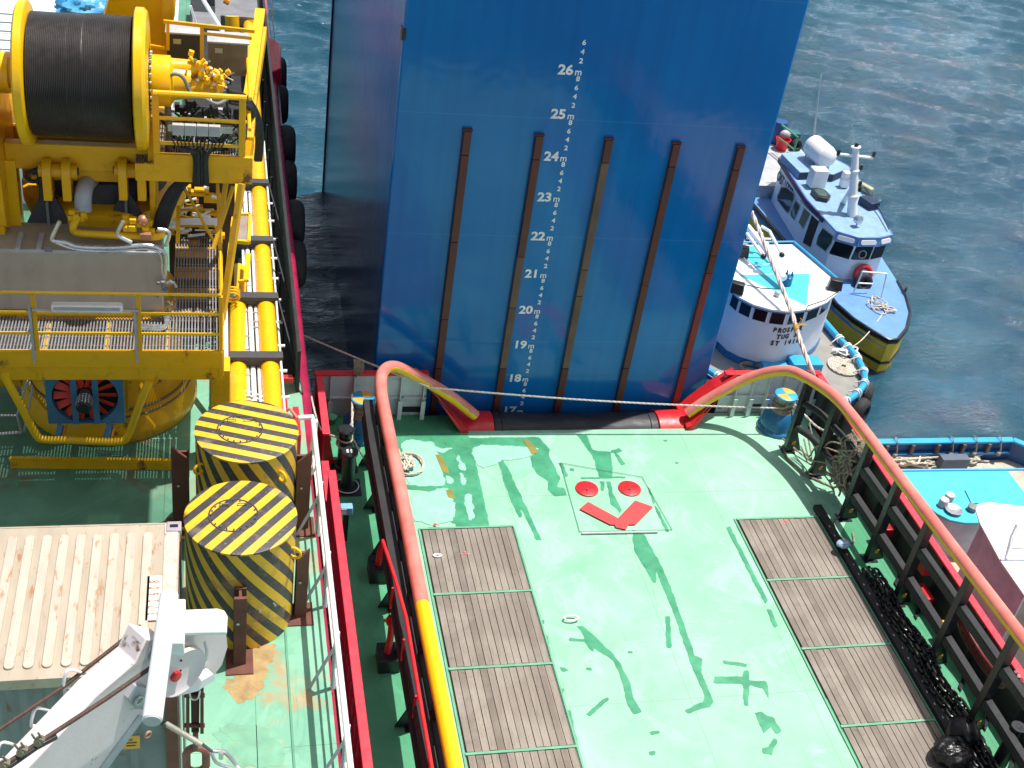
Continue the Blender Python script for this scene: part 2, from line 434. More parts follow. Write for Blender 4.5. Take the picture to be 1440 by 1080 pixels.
def sag(a, b, d, n=24):
    a = V(a); b = V(b)
    return [a.lerp(b, i / n) - V((0, 0, 4 * d * (i / n) * (1 - i / n))) for i in range(n + 1)]
def thing(name, label, cat, loc=(0, 0, 0), group=None):
    o = bpy.data.objects.new(name, None); COL.objects.link(o); o.empty_display_size = .3
    o.location = loc; WL[o.name] = V(loc); o['label'] = label; o['category'] = cat
    if group: o['group'] = group
    return o
def tag(o, label, cat, group=None, kind=None):
    if label: o['label'] = label
    if cat: o['category'] = cat
    if group: o['group'] = group
    if kind: o['kind'] = kind
    return o
def part_label(o, s): o['label'] = s; return o
def text(name, body, size, pos, right, up, m, parent, bold=0., squeeze=1., th=.004, align='CENTER', space=1.):
    cu = bpy.data.curves.new('tmp', 'FONT'); cu.body = body; cu.size = size; cu.extrude = th / 2; cu.offset = bold
    cu.align_x = align; cu.align_y = 'CENTER'; cu.space_character = space; cu.resolution_u = 3
    to = bpy.data.objects.new('tmp', cu); COL.objects.link(to)
    dg = bpy.context.evaluated_depsgraph_get(); dg.update()
    me = bpy.data.meshes.new_from_object(to.evaluated_get(dg))
    bpy.data.objects.remove(to)
    right = V(right).normalized(); up = V(up); up = (up - right * up.dot(right)).normalized(); n = right.cross(up)
    M_ = Matrix((right * squeeze, up, n)).transposed().to_4x4(); me.transform(M_)
    return me, V(pos)
def put_text(name, items, m, parent):
    """items: list of (body,size,pos,right,up,bold,squeeze) joined to one lettering mesh"""
    mb = MB()
    for it in items:
        body, size, pos, right, up = it[:5]; bold = it[5] if len(it) > 5 else 0; sq = it[6] if len(it) > 6 else 1
        me, p = text(name, body, size, pos, right, up, m, parent, bold, sq)
        mb.add([v.co + p for v in me.vertices], [tuple(f.vertices) for f in me.polygons])
        bpy.data.meshes.remove(me)
    return mb.obj(name, m, parent, smooth=False)
def circle(c, r, n=24, a0=0., a1=2 * math.pi, z=None):
    return [V((c[0] + r * math.cos(a0 + (a1 - a0) * i / n), c[1] + r * math.sin(a0 + (a1 - a0) * i / n), c[2] if len(c) > 2 else 0)) for i in range(n)]
exec_order = []

# ================================================================== SETTING: sea
def build_sea():
    rs = np.random.RandomState(3)
    # fine patch round everything seen
    x = np.arange(-8, 66.01, .16); y = np.arange(14, 86.01, .16)
    X, Y = np.meshgrid(x, y); Z = np.zeros_like(X)
    base = R_(74)
    for i in range(64):
        lam = .55 * (4.5 / .55) ** rs.rand(); k = 2 * math.pi / lam
        th = base + rs.randn() * (.5 if lam < 2 else .3); ph = rs.rand() * 6.28
        u = k * (X * math.cos(th) + Y * math.sin(th)) + ph + .6 * np.sin(.21 * X + .13 * Y + i)
        Z += .056 * lam / 6.283 * (np.sin(u) + .22 * np.sin(2 * u + 1.57))
    grp = .75 + .35 * np.sin(.11 * X + .05 * Y) * np.sin(.07 * Y - .04 * X + 1)
    Z *= grp
    fx = np.clip(np.minimum(X - x[0], x[-1] - X) / 6, 0, 1); fy = np.clip(np.minimum(Y - y[0], y[-1] - Y) / 6, 0, 1)
    Z *= fx * fy
    # rings of flat sea out to the horizon
    ny, nx = X.shape
    vs = np.stack([X.ravel(), Y.ravel(), Z.ravel() - 1.8], 1)
    idx = np.arange(nx * ny).reshape(ny, nx)
    fs = np.stack([idx[:-1, :-1].ravel(), idx[:-1, 1:].ravel(), idx[1:, 1:].ravel(), idx[1:, :-1].ravel()], 1)
    n0 = len(vs); B = 3000.
    xo = [-B, x[0], x[-1], B]; yo = [-B, y[0], y[-1], B]
    ov = np.array([(a, b, -1.8) for b in yo for a in xo])
    of = [[n0 + r * 4 + c, n0 + r * 4 + c + 1, n0 + (r + 1) * 4 + c + 1, n0 + (r + 1) * 4 + c] for r in range(3) for c in range(3) if not (r == 1 and c == 1)]
    vs = np.vstack([vs, ov]); fs = np.vstack([fs, np.array(of)])
    me = bpy.data.meshes.new('sea')
    me.vertices.add(len(vs)); me.vertices.foreach_set('co', vs.ravel())
    me.loops.add(len(fs) * 4); me.loops.foreach_set('vertex_index', fs.ravel())
    me.polygons.add(len(fs)); me.polygons.foreach_set('loop_start', np.arange(len(fs)) * 4)
    me.update(); me.validate(); me.shade_smooth()
    o = bpy.data.objects.new('sea', me); COL.objects.link(o); me.materials.append(WATER)
    o['kind'] = 'structure'
build_sea()

# ================================================================== SUPPLY BOAT (green deck, red bulwarks)
boat = thing('supply_boat', 'red hulled supply boat with mint green open aft deck below the blue column', 'boat', (8.85, 12, 0))
NX0, NX1, NY = 5.95, 11.75, 23.36   # stern notch for the roller
outl = [(2.42, 2), (15.22, 2), (15.22, 24.0), (NX1, 24.0), (NX1, NY), (NX0, NY), (NX0, 24.0), (2.42, 24.0)]
MB().prism(outl, -.12, 0).obj('deck', DECK, boat, origin=(8.85, 12, 0), smooth=False)
outl2 = [(2.36, 2), (15.28, 2), (15.28, 24.06), (NX1 + .05, 24.06), (NX1 + .05, NY - .05), (NX0 - .05, NY - .05), (NX0 - .05, 24.06), (2.36, 24.06)]
MB().prism(outl2, -3.2, -.124).obj('hull', REDS, boat, smooth=False)
SIDEG = deck_mat('side_deck_green', (.045, .25, .12), (.07, .33, .17), (.10, .30, .10), (.20, .22, .10))
m = MB(); m.prism([(2.45, 2), (3.86, 2), (3.86, 23.0), (4.5, 23.2), (5.95, 23.2), (5.95, 24.0), (2.45, 24.0)], .0005, .0015); m.prism([(14.12, 2), (15.15, 2), (15.15, 20.5), (14.12, 19.2)], .0005, .0015)
m.objs('side_deck', SIDEG, boat)
# timber sheathing: 2 m panels either side
for x0, x1 in ((4.42, 6.43), (11.81, 13.78)):
    for k in range(7):
        y1 = 19.82 - 2.0 * k; y0 = y1 - 1.93
        m = MB(); n = 14; wd = (x1 - x0) / n
        for i in range(n):
            j = random.uniform(-.006, .006)
            m.b2((x0 + i * wd + .007, y0 + random.uniform(0, .012), .004), (x0 + (i + 1) * wd - .007, y1 - random.uniform(0, .012), .05 + j))
        m.obj('wood_panel', WOOD, boat, smooth=False, origin=((x0 + x1) / 2 + random.choice((0, .1414, -.1414)), (y0 + y1) / 2, 0))
    m = MB(); m.b2((x0 - .02, 19.83 - 14, .002), (x1 + .02, 19.86, .010)); m.obj('panel_bed', BLKM, boat, smooth=False)
    m = MB()
    for k in range(8): m.b2((x0 - .03, 19.83 - 2 * k, .011), (x1 + .03, 19.885 - 2 * k, .056))
    m.objs('panel_divider', GRNP if False else mat('divider_green', (.13, .36, .22), .6), boat)
    m = MB()
    for a in (x0 - .075, x1 + .035): m.b2((a, 5.9, .003), (a + .04, 19.9, .030))
    m.objs('panel_edging', mat('divider_green', (.13, .36, .22), .6), boat)
# fresh darker green touch-up paint on the deck
def cr(ox, oy, s, pts): return [(ox + x / s, oy + y / s) for x, y in pts]
A_ = lambda pts: cr(680, 480, 3.857, pts); B_ = lambda pts: cr(680, 700, 2.8425, pts); C_ = lambda pts: cr(560, 620, 4.909, pts)
patches = [
 A_([(500, 505), (560, 510), (590, 590), (690, 600), (700, 740), (630, 740), (590, 620), (520, 525)]),
 A_([(690, 592), (735, 580), (752, 596), (720, 604), (775, 668), (745, 672), (708, 608), (688, 604)]),
 A_([(527, 738), (770, 733), (770, 742), (530, 747)]),
 A_([(405, 660), (425, 660), (460, 730), (440, 738)]), A_([(465, 690), (490, 692), (488, 704), (468, 704)]),
 A_([(-110, 525), (300, 518), (360, 590), (355, 620), (415, 740), (400, 790), (440, 800), (455, 838), (380, 840), (345, 800), (350, 760), (290, 720), (265, 680), (255, 630), (300, 580), (250, 570), (-40, 580), (-100, 590)]),
 A_([(65, 620), (90, 620), (150, 720), (185, 805), (235, 900), (280, 1010), (320, 1080), (285, 1080), (230, 960), (200, 905), (205, 955), (190, 955), (150, 870), (110, 760), (90, 680)]),
 A_([(665, 760), (690, 762), (702, 830), (750, 915), (742, 935), (715, 900), (688, 880), (682, 830)]),
 A_([(630, 760), (655, 762), (655, 812), (638, 812)]), A_([(975, 535), (1000, 537), (996, 545), (978, 543)]), A_([(1038, 655), (1060, 657), (1056, 667), (1040, 665)]),
 A_([(888, 790), (905, 800), (930, 880), (918, 880)]), A_([(925, 890), (945, 905), (1010, 1035), (990, 1035), (950, 950)]),
 B_([(595, 128), (645, 150), (705, 262), (745, 350), (790, 470), (830, 590), (840, 630), (875, 645), (872, 700), (920, 820), (905, 834), (820, 862), (803, 850), (880, 812), (885, 800), (820, 640), (770, 490), (735, 400), (690, 290), (692, 340), (676, 338), (600, 205)]),
 B_([(725, 475), (745, 475), (752, 602), (732, 600)]),
 B_([(375, 515), (395, 512), (450, 560), (510, 618), (545, 660), (585, 740), (600, 800), (636, 858), (600, 867), (575, 830), (545, 710), (520, 652), (452, 607), (440, 598), (436, 614), (424, 606), (403, 575), (340, 572), (343, 558), (400, 566), (408, 560)]),
 B_([(410, 865), (490, 795), (502, 806), (425, 876)]), B_([(957, 650), (1055, 664), (1052, 677), (958, 663)]),
 B_([(920, 715), (1036, 715), (1038, 690), (1060, 690), (1062, 732), (1125, 733), (1140, 752), (1140, 806), (1118, 765), (1062, 748), (1058, 832), (1040, 830), (1038, 746), (920, 742)]),
 B_([(1085, 862), (1110, 855), (1128, 872), (1160, 880), (1195, 935), (1170, 945), (1150, 915), (1120, 940)]), B_([(1112, 1000), (1137, 998), (1160, 960), (1175, 975), (1150, 1030), (1115, 1020)]),
 B_([(305, 678), (330, 680), (342, 690), (322, 697), (308, 690)]), B_([(412, 680), (432, 682), (434, 692), (410, 690)]),
 B_([(300, 765), (320, 765), (322, 780), (303, 780)]), B_([(326, 848), (346, 850), (386, 1012), (370, 1014), (355, 960)]),
 B_([(226, 490), (242, 488), (244, 508), (230, 510)]), B_([(240, 548), (256, 552), (262, 585), (246, 580)]),
 B_([(665, 938), (700, 930), (706, 940), (672, 950)]), B_([(662, 1015), (684, 1010), (686, 1028), (664, 1032)]), B_([(578, 614), (596, 614), (596, 623), (576, 623)]),
 cr(534, 562, 3.2, [(62, 150), (250, 158), (400, 165), (420, 240), (445, 340), (492, 557), (325, 557), (322, 430), (150, 400), (128, 345), (100, 250)]),
 C_([(490, 30), (545, 250), (632, 590), (400, 600), (350, 350), (45, 335), (45, 300), (200, 322), (330, 312), (385, 272), (350, 232), (300, 120), (280, 85), (110, 92), (50, 110), (90, 50), (240, -30), (240, -60), (480, -62)]),
 [(1160, 982), (1166, 985), (1190, 1030), (1216, 1080), (1209, 1080), (1180, 1030)],
 [(1021, 742), (1026, 740), (1080, 845), (1076, 850)], [(1079, 857), (1084, 857), (1094, 880), (1088, 882)],
 [(718, 762), (724, 762), (734, 812), (729, 812)],
]
def rough_edge(q, amp=.022, step=.05):
    out = resample([V((a, b, 0)) for a, b in q] + [V((q[0][0], q[0][1], 0))], step)[:-1]
    return [(p.x + amp * noise.noise(V((p.x * 5, p.y * 5, 1))) + amp * .7 * noise.noise(V((p.x * 17, p.y * 17, 4))), p.y + amp * noise.noise(V((p.x * 5, p.y * 5, 9))) + amp * .7 * noise.noise(V((p.x * 17, p.y * 17, 14)))) for p in out]
m = MB()
for i, p in enumerate(patches):
    q = [at(px, py, z=0) for px, py in p]
    q = rough_edge([(v.x, v.y) for v in q])
    m.prism(q, .0015, .004 + .0002 * i)
m.objs('touch_up_paint', DGRN, boat)
m = MB()
D_ = lambda pts: cr(534, 562, 3.2, pts)
for i, p in enumerate([D_([(98, 200), (165, 182), (225, 205), (262, 240), (272, 300), (290, 385), (140, 385), (120, 320)]), D_([(150, 432), (230, 415), (312, 402), (330, 545), (160, 550)]), D_([(420, 215), (560, 208), (690, 222), (672, 262), (560, 275), (500, 300), (445, 300)]), C_([(130, 40), (160, 20), (235, 5), (270, 50), (365, 48), (372, 62), (300, 82), (262, 76), (200, 85), (150, 66)]), C_([(412, 100), (430, 120), (468, 180), (455, 205), (420, 190), (412, 140)]), C_([(425, 225), (445, 235), (468, 285), (460, 305), (435, 295)]), C_([(330, 245), (380, 262), (385, 285), (340, 298)]), C_([(455, 385), (490, 365), (520, 430), (520, 520), (500, 560), (480, 520), (455, 420)])]):
    q = [at(px, py, z=0) for px, py in p]; m.prism(rough_edge([(v.x, v.y) for v in spline([V((v.x, v.y, 0)) for v in q], 3, True)], .05, .04), .0105, .0118 + i * .0003)
m.objs('bare_patch', mat('pale_aqua_paint', (.27, .52, .43), .5, scale=3, var=.12, dirt=.5, dirtcol=(.20, .50, .30)), boat)
# rust-brown streaks beside it
m = MB()
for i, p in enumerate([[(612, 640), (620, 640), (628, 655), (632, 668), (622, 664)], [(627, 690), (636, 688), (640, 702), (630, 700)], [(735, 618), (744, 620), (758, 636), (748, 640)]]):
    q = [at(px, py, z=0) for px, py in p]; m.prism([(v.x, v.y) for v in q], .0105, .0145 + i * .0004)
m.objs('rust_stain', mat('rust_stain', (.22, .20, .04), .6), boat)
# hatch with the painted face: two discs and a chevron
hp = [at(px, py, z=0) for px, py in ((788, 652), (903, 672), (945, 746), (815, 749))]
m = MB()
for a, b in zip(hp, hp[1:] + hp[:1]): m.bar(a + V((0, 0, .028)), b + V((0, 0, .028)), .011, .008)
m.objs('hatch_seam', mat('seam_green', (.10, .27, .18), .5), boat)
m = MB(); m.bar(at(818, 750, z=.035), at(925, 748, z=.035), .045, .03); m.obj('hatch_lip', LGRY, boat)
for px, py in ((825.5, 687), (885.5, 686.5)):
    c = at(px, py, z=.03)
    d = MB().lathe([(.27, .0), (.27, .034), (.262, .038), (.0, .039)], (c.x, c.y, .002), n=40).obj('painted_disc', RED, boat)
    MB().lathe([(.03, 0), (.03, .02), (.0, .022)], (c.x - .02, c.y - .06, .042), n=10).obj('disc_bolt', DGRY, d)
chev = [(815, 716), (827, 706), (869, 729), (893, 704), (918, 713), (893, 738), (884, 738), (880, 745), (866, 742), (864, 738), (858, 738)]
q = [at(px, py, z=.03) for px, py in chev]
MB().prism([(v.x, v.y) for v in q], .026, .042).obj('painted_chevron', mat('chevron_red', (.62, .05, .05), .55, var=.05, dirt=.1), boat, smooth=False)
# little recessed eye pads and fixings in the deck
for px, py, s in ((803, 870, .16), (615, 782, .09)):
    c = at(px, py, z=.05); m = MB(); m.tube([c + V((s * math.cos(a / 8 * 6.28), s * .45 * math.sin(a / 8 * 6.28), .02)) for a in range(8)], .02, 6, closed=True)
    m.obj('lashing_ring', WHT, boat)
for px, py in ((690, 788), (661, 810), (640, 740), (1106, 735)):
    pass
m = MB()
for px, py in ((654, 777), (1104, 733), (612, 737)):
    c = at(px, py, z=.05); m.lathe([(.035, 0), (.03, .02), (0, .03)], c, n=8); m.b2((c.x - .14, c.y - .05, .051), (c.x + .12, c.y - .03, .054))
m.obj('red_paint_mark', mat('fading_red_mark', (.60, .16, .16), .7), boat)

# ---- bulwarks
def bulwark(x0, x1, y0, y1, h, side, name='bulwark'):
    """side: which way the inner face looks: 'x+','x-','y-' """
    b = MB()
    if side[0] == 'x':
        xo, xi = (x0, x0 + .035) if side == 'x+' else (x1 - .035, x1)
        b.b2((xo, y0, -.12), (xi, y1, h - .03))
    else: b.b2((x0, y1 - .035, -.12), (x1, y1, h - .03))
    return b
def side_wall(y0, y1, h, side):
    x = 2.38 if side > 0 else 15.375
    b = MB(); b.b2((x, y0, -1.9), (x + .03 * side, y1, h - .03)); w_ = b.obj('bulwark', REDS, boat, smooth=False)
    if side < 0: i_ = MB(); i_.b2((x - .034, y0, 0), (x - .031, y1, h - .04)); i_.obj('inner_face', DGRY, w_, smooth=False)
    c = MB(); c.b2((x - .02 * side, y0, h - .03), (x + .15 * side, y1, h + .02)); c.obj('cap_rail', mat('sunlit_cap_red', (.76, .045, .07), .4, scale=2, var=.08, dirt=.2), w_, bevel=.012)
    st = MB(); y = y0 + .4
    while y < y1:
        st.ext([(x + .035 * side, y, .0), (x + .34 * side, y, .0), (x + .12 * side, y, h - .04), (x + .035 * side, y, h - .04)], (0, .015, 0)); y += .9
    st.objs('bulwark_stay', REDS if side > 0 else DGRY, w_)
    return w_
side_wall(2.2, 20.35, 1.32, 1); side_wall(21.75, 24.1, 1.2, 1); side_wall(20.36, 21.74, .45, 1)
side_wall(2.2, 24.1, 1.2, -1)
BY = 24.06
for x0, x1, sx in ((2.36, 5.05, 1), (12.72, 15.36, -1)):
    b = MB(); b.b2((x0, BY, -.12), (x1, BY + .03, 1.2)); wl = b.obj('stern_bulwark', WHTG, boat, smooth=False)
    c = MB(); c.b2((x0 - .03, BY - .09, 1.2), (x1, BY + .10, 1.25)); c.obj('cap_rail', RED, wl, bevel=.012)
    b = MB(); b.b2((x0, BY + .034, -1.9), (x1, BY + .06, 1.2)); b.obj('stern_plate', REDS, wl, smooth=False)
    b = MB(); b.b2((x0 + .05, BY - .07, .52), (x1, BY - .003, .56)); b.obj('stringer', WHTG, wl)
    n = 5 if sx > 0 else 6
    for i in range(n):
        x = x0 + .35 + i * (x1 - x0 - .45) / (n - 1)
        s_ = MB(); s_.ext([(x, BY - .004, 0), (x, BY - .22, 0), (x, BY - .09, 1.19), (x, BY - .004, 1.19)], (.025, 0, 0)); s_.b2((x - .04, BY - .235, .005), (x + .065, BY - .215, .55))
        s_.obj('stay', WHTG, wl, smooth=False)
    b = MB()
    for i in range(2 if sx > 0 else 1):
        xa = x0 + .9 + i * 1.2; b.b2((xa, BY - .02, .08), (xa + .55, BY - .006, .24))
    b.objs('freeing_port', BLKM, wl)
# sloping red wings from the stern bulwark down to the roller horns
for xa, xb, xc, s in ((4.75, 5.92, 6.72, 1), (12.95, 11.78, 11.0, -1)):
    m = MB()
    pr = [(xa, 1.24), (xb + .02 * s, .14), (xc, .12)]
    y0, y1 = 23.28, 24.28
    prof = [V((xa, 0, 1.26)), V((xa + .5 * s, 0, .86)), V((xb, 0, .16)), V((xb + .12 * s, 0, .10))]
    for a, b in zip(prof, prof[1:]):
        t0 = (a.x - xa) / (xb - xa); t1 = (b.x - xa) / (xb - xa)
        ya = 23.92 - .64 * min(1, t0); yb = 23.92 - .64 * min(1, t1)
        v = [(a.x, ya, a.z), (b.x, yb, b.z), (b.x, y1, b.z), (a.x, y1, a.z)]
        lo = [(p[0], p[1], max(-.3, p[2] - .45 if False else p[2] - .06)) for p in v]
        m.add(v + lo, [(0, 1, 2, 3), (7, 6, 5, 4), (0, 4, 5, 1), (1, 5, 6, 2), (2, 6, 7, 3), (3, 7, 4, 0)])
    # front cheek down to the deck
    m.ext([(xa + .5 * s, 23.54, .80), (xb, 23.275, .10), (xb + .14 * s, 23.27, -.02), (xb - .05 * s, 23.27, -.02)], (0, .03, 0))
    m.obj('stern_wing', RED, boat, smooth=False)
    h = MB(); h.cyl((xb - .03 * s, 23.79, -.50), (xc, 23.79, -.50), .635, .635, 48); h.obj('roller_housing', RED, boat, bevel=.02)
# the name on the outer face of the port bulwark
items = []
for ch, px, py in (('J', 484, 913), ('A', 486.5, 931), ('S', 488.5, 950), ('C', 491, 975), ('O', 493.5, 1001), ('N', 497, 1030), ('5', 500.5, 1062)):
    p = at(px, py, x=2.36); items.append((ch, .52, (2.374, p.y, .80), (0, -1, 0), (0, 0, 1), .004, .62))
put_text('name_lettering', items, mat('dull_pink_lettering', (.55, .33, .33), .6), boat)

# ---- stern roller
rl = thing('stern_roller', 'black steel stern roller lying between two red horns at the stern', 'roller', (8.86, 23.79, -.5))
MB().lathe([(.60, -2.12), (.60, -1.5), (.585, -1.3), (.56, -.5), (.56, .5), (.585, 1.3), (.60, 1.5), (.60, 2.12)], (8.86, 23.79, -.5), (1, 0, 0), 64).obj('roller_drum', mat('worn_black_roller', (.012, .014, .020), .55, scale=1.5, var=.4, dirt=.6, dirtcol=(.07, .07, .075), stretch=(.3, 1, 1)), rl)
m = MB()
for x in (6.93, 10.79): m.torus((x, 23.79, -.5), (1, 0, 0), .602, .012, 64, 6)
for a in (0.9, 1.5, 2.1): m.cyl((7.0, 23.79 - .6 * math.cos(a), -.5 + .6 * math.sin(a)), (7.0, 23.79 - .62 * math.cos(a), -.5 + .62 * math.sin(a)), .03, n=8)
m.objs('roller_bolt', BLK, rl)

# ---- cargo rails
def rail_paint(name, ysplit):
    m = bpy.data.materials.new(name); t, N, L, P = nodes(m)
    g = N.new('ShaderNodeNewGeometry'); sn = N.new('ShaderNodeSeparateXYZ'); L.new(g.outputs['Normal'], sn.inputs[0])
    sp = N.new('ShaderNodeSeparateXYZ'); L.new(g.outputs['Position'], sp.inputs[0])
    v = ocoord(N, L)
    wob = ramp(N, L, noi(N, L, v, 5, 3), .3, .7, -.12, .12)
    a = mth(N, L, 'GREATER_THAN', mth(N, L, 'ADD', sn.outputs[2], wob), .22)
    b = mth(N, L, 'GREATER_THAN', sp.outputs[1], ysplit)
    k = mth(N, L, 'MULTIPLY', a, b)
    pk = mixc(N, L, ramp(N, L, noi(N, L, v, 2, 5), .35, .65), (.66, .17, .14), (.74, .26, .21))
    c = mixc(N, L, k, (.86, .50, .006), pk)
    c = mixc(N, L, ramp(N, L, noi(N, L, v, 9, 8, .7), .60, .72, 0, .5), c, (.30, .12, .04))
    L.new(c, P.inputs['Base Color']); P.inputs['Roughness'].default_value = .38
    bump(N, L, P, noi(N, L, v, 25, 3), .12, .01)
    return m
def cargo_rail(name, label, pts, posts, ysplit, side, tube_bays):
    r = thing(name, label, 'rail', (pts[2][0], pts[2][1], 0), 'tubular cargo rails along the aft deck')
    path = spline(pts, 10)
    MB().tube(path, .135, 20).obj('top_pipe', rail_paint('rail_paint_' + ('port' if side > 0 else 'starboard'), ysplit), r)
    def xz(y):
        best = min((p for p in path if p.z > 1.2), key=lambda p: abs(p.y - y)); return best
    tops = []
    for y in posts:
        p = xz(y); x = p.x; z = p.z
        po = MB(); po.box((x, y, (z - .06) / 2 + .001), (.19, .17, z - .08)); po.box((x, y, .012), (.34, .3, .02)); po.ext([(x - .08 * side, y - .02, .02), (x - .36 * side, y - .02, .02), (x - .08 * side, y - .02, .7)], (0, .04, 0))
        o = po.obj('post', BLK, r, bevel=.008)
        MB().box((x - .06 * side, y - .09, .30), (.09, .012, .10)).obj('orange_tab', ORNG, o)
        tops.append((x, y, z))
    for i, (a, b) in enumerate(zip(tops, tops[1:])):
        for hz in ((.56, .80) if side > 0 else (.36, .70)):
            za = a[2] * hz; zb = b[2] * hz
            p0 = V((a[0], a[1] - .09, za)); p1 = V((b[0], b[1] + .09, zb)); m = MB()
            if i < tube_bays:
                mid = (p0 + p1) / 2 + V((.02, 0, .03)); m.tube(spline([p0, mid, p1], 6), .085, 14)
            else:
                m.bar(p0, p1, .22 if side > 0 else .16, .035); m.bar(p0 - V((.07, 0, .10)), p1 - V((.07, 0, .10)), .03, .17)
            m.obj('cross_beam', BLKM, r, bevel=.006 if i >= tube_bays else 0)
        if i >= tube_bays and side > 0:
            for hz in ((.66, .86) if side > 0 else (.36, .70)):
                za = a[2] * hz - .04; zb = b[2] * hz - .04; o = V((-.27 * side, 0, 0)); m = MB()
                ww = .20 if side > 0 else .11; m.bar(V((a[0], a[1], za)) + o, V((b[0], b[1], zb)) + o, ww, .05); m.bar(V((a[0], a[1], za - .09)) + o * (1 + ww / .6), V((b[0], b[1], zb - .09)) + o * (1 + ww / .6), .03, .14)
                m.obj('outer_beam', BLKM, r)
    return r, tops
RAILR = [(14.36, 9.0, 3.0), (14.40, 12, 2.84), (14.44, 13.5, 2.70), (14.52, 16.5, 2.45), (14.52, 19.0, 2.32), (14.48, 20.5, 2.28), (14.36, 21.6, 2.26), (14.06, 22.5, 2.16), (13.72, 23.1, 1.98), (13.05, 23.48, 1.48), (12.25, 23.58, .82), (11.72, 23.6, .30)]
RAILL = [(3.46, 8.0, 2.85), (3.52, 10, 2.74), (3.55, 12, 2.64), (3.56, 15, 2.50), (3.58, 18, 2.40), (3.58, 20.6, 2.30), (3.60, 21.9, 2.24), (3.74, 22.8, 2.14), (4.12, 23.3, 1.94), (4.88, 23.5, 1.40), (5.62, 23.56, .85), (6.22, 23.6, .30)]
cargo_rail('cargo_rail', 'right cargo rail of faded red and yellow pipe on leaning black posts beside the chain', RAILR, [22.42, 21.42, 19.84, 18.45, 17.05, 15.3, 13.6, 11.9, 10.2], -5, -1, 2)
cargo_rail('cargo_rail', 'left cargo rail whose pipe turns from faded red to plain yellow along the port side', RAILL, [22.1, 20.6, 19.1, 17.6, 16.1, 14.6, 13.1, 11.6, 10.1], 15.2, 1, 0)

# ---- capstans
def capstan(x, y, label):
    c = thing('capstan', label, 'capstan', (x, y, 0), 'blue capstans at the stern corners')
    MB().lathe([(.50, 0), (.50, .08), (.44, .14), (.42, .42), (.36, .50), (.34, .56), (.30, .60)], (x, y, .002), n=36).obj('base', CBLU, c, bevel=0)
    MB().lathe([(.30, .60), (.27, .66), (.225, .76), (.22, .92), (.25, 1.0)], (x, y, .002), n=32).obj('drum', mat('rope_polished_drum', (.34, .26, .20), .45, .3, scale=8), c)
    MB().lathe([(.25, 1.002), (.29, 1.02), (.29, 1.06), (.27, 1.075)], (x, y, .002), n=36).obj('top_plate', SKYB, c)
    for a in (0.1, math.pi + .1):
        m = MB(); pts = [(x, y)] + [(x + .262 * math.cos(a + t * .157), y + .262 * math.sin(a + t * .157)) for t in range(11)]
        m.prism(pts, 1.079, 1.082); m.obj('painted_quadrant', mat('quadrant_orange', (.75, .38, .06), .5), c, smooth=False)
    m = MB()
    for k in range(12):
        a = k * .5236; m.cyl((x + .46 * math.cos(a), y + .46 * math.sin(a), .08), (x + .46 * math.cos(a), y + .46 * math.sin(a), .12), .02, n=6)
    m.objs('base_bolt', STEEL, c)
    w_ = MB(); h = [(x + .27 * math.cos(t * .5), y + .27 * math.sin(t * .5), .62 + .010 * t) for t in range(26)]
    w_.rope([V((p[0], p[1], p[2])) for p in h], .022); w_.obj('wound_line', ROPED, c)
capstan(3.42, 23.3, 'blue capstan with quartered top at the left stern corner behind the pink pipe')
capstan(14.15, 23.35, 'blue capstan with quartered top at the right stern corner holding the white line')
# ---- mooring posts in the port opening
for (x, y, h, lab) in ((2.92, 22.15, 1.02, 'black mooring post wrapped in pale rope beside the left capstan'), (2.93, 21.35, 1.02, 'black mooring post with white marks on its flat top, nearer the camera')):
    b = thing('mooring_post', lab, 'bollard', (x, y, 0), 'black mooring posts at the port bulwark gap')
    MB().lathe([(.24, 0), (.24, .04), (.15, .06), (.15, h - .12), (.19, h - .06), (.19, h), (.17, h + .02)], (x, y, .002), n=28).obj('barrel', BLK, b)
    MB().box((x, y - .02, .012), (.62, .60, .02)).obj('foot_plate', BLK, b, bevel=.01)
    if y < 22:
        m = MB()
        for dx in (-.045, .045):
            for dy in (-.045, .0, .045): m.box((x + dx, y + dy, h + .026), (.06 - abs(dy) * .3, .028, .004))
        m.obj('painted_mark', WHT, b, smooth=False)
        MB().tube(circle((x, y, .055), .26, 28), .012, 6, closed=True).obj('white_ring', WHT, b)
MB().lathe([(.05, 0), (.05, .10), (.12, .13), (.13, .18), (.09, .22), (.02, .225)], (2.78, 23.75, .003), n=20).obj('vent_cap', mat('vent_green', (.16, .52, .32), .4), boat)
# hydrants between bulwark and rail
for (x, y, lab, lean) in ((3.38, 18.5, 'red fire hydrant with round head, farther one beside the left cargo rail', .10), (3.30, 16.1, 'dark red hydrant pipe on a black box, nearer one beside the left cargo rail', -.04)):
    t = thing('hydrant', lab, 'hydrant', (x, y, 0), 'hydrants on the port side deck')
    MB().box((x - .05, y + .02, .17), (.42, .50, .34)).obj('black_box', BLK, t, bevel=.02)
    MB().tube(spline([(x - .08, y, .34), (x - .05, y + .03, .7), (x + lean, y + .1, 1.0)], 6), .065, 12).obj('pipe', RED, t)
    MB().sphere((x + lean, y + .1, 1.08), .12, sc=(1, 1, 1.1)).obj('valve_head', RED, t)
    MB().cyl((x + lean - .16, y + .1, 1.1), (x + lean + .16, y + .1, 1.1), .035, n=12).obj('outlet', BRAS, t)
    MB().torus((x + lean, y + .1, 1.25), (0, 0, 1), .07, .012, 16, 6).obj('hand_wheel', BLK, t)
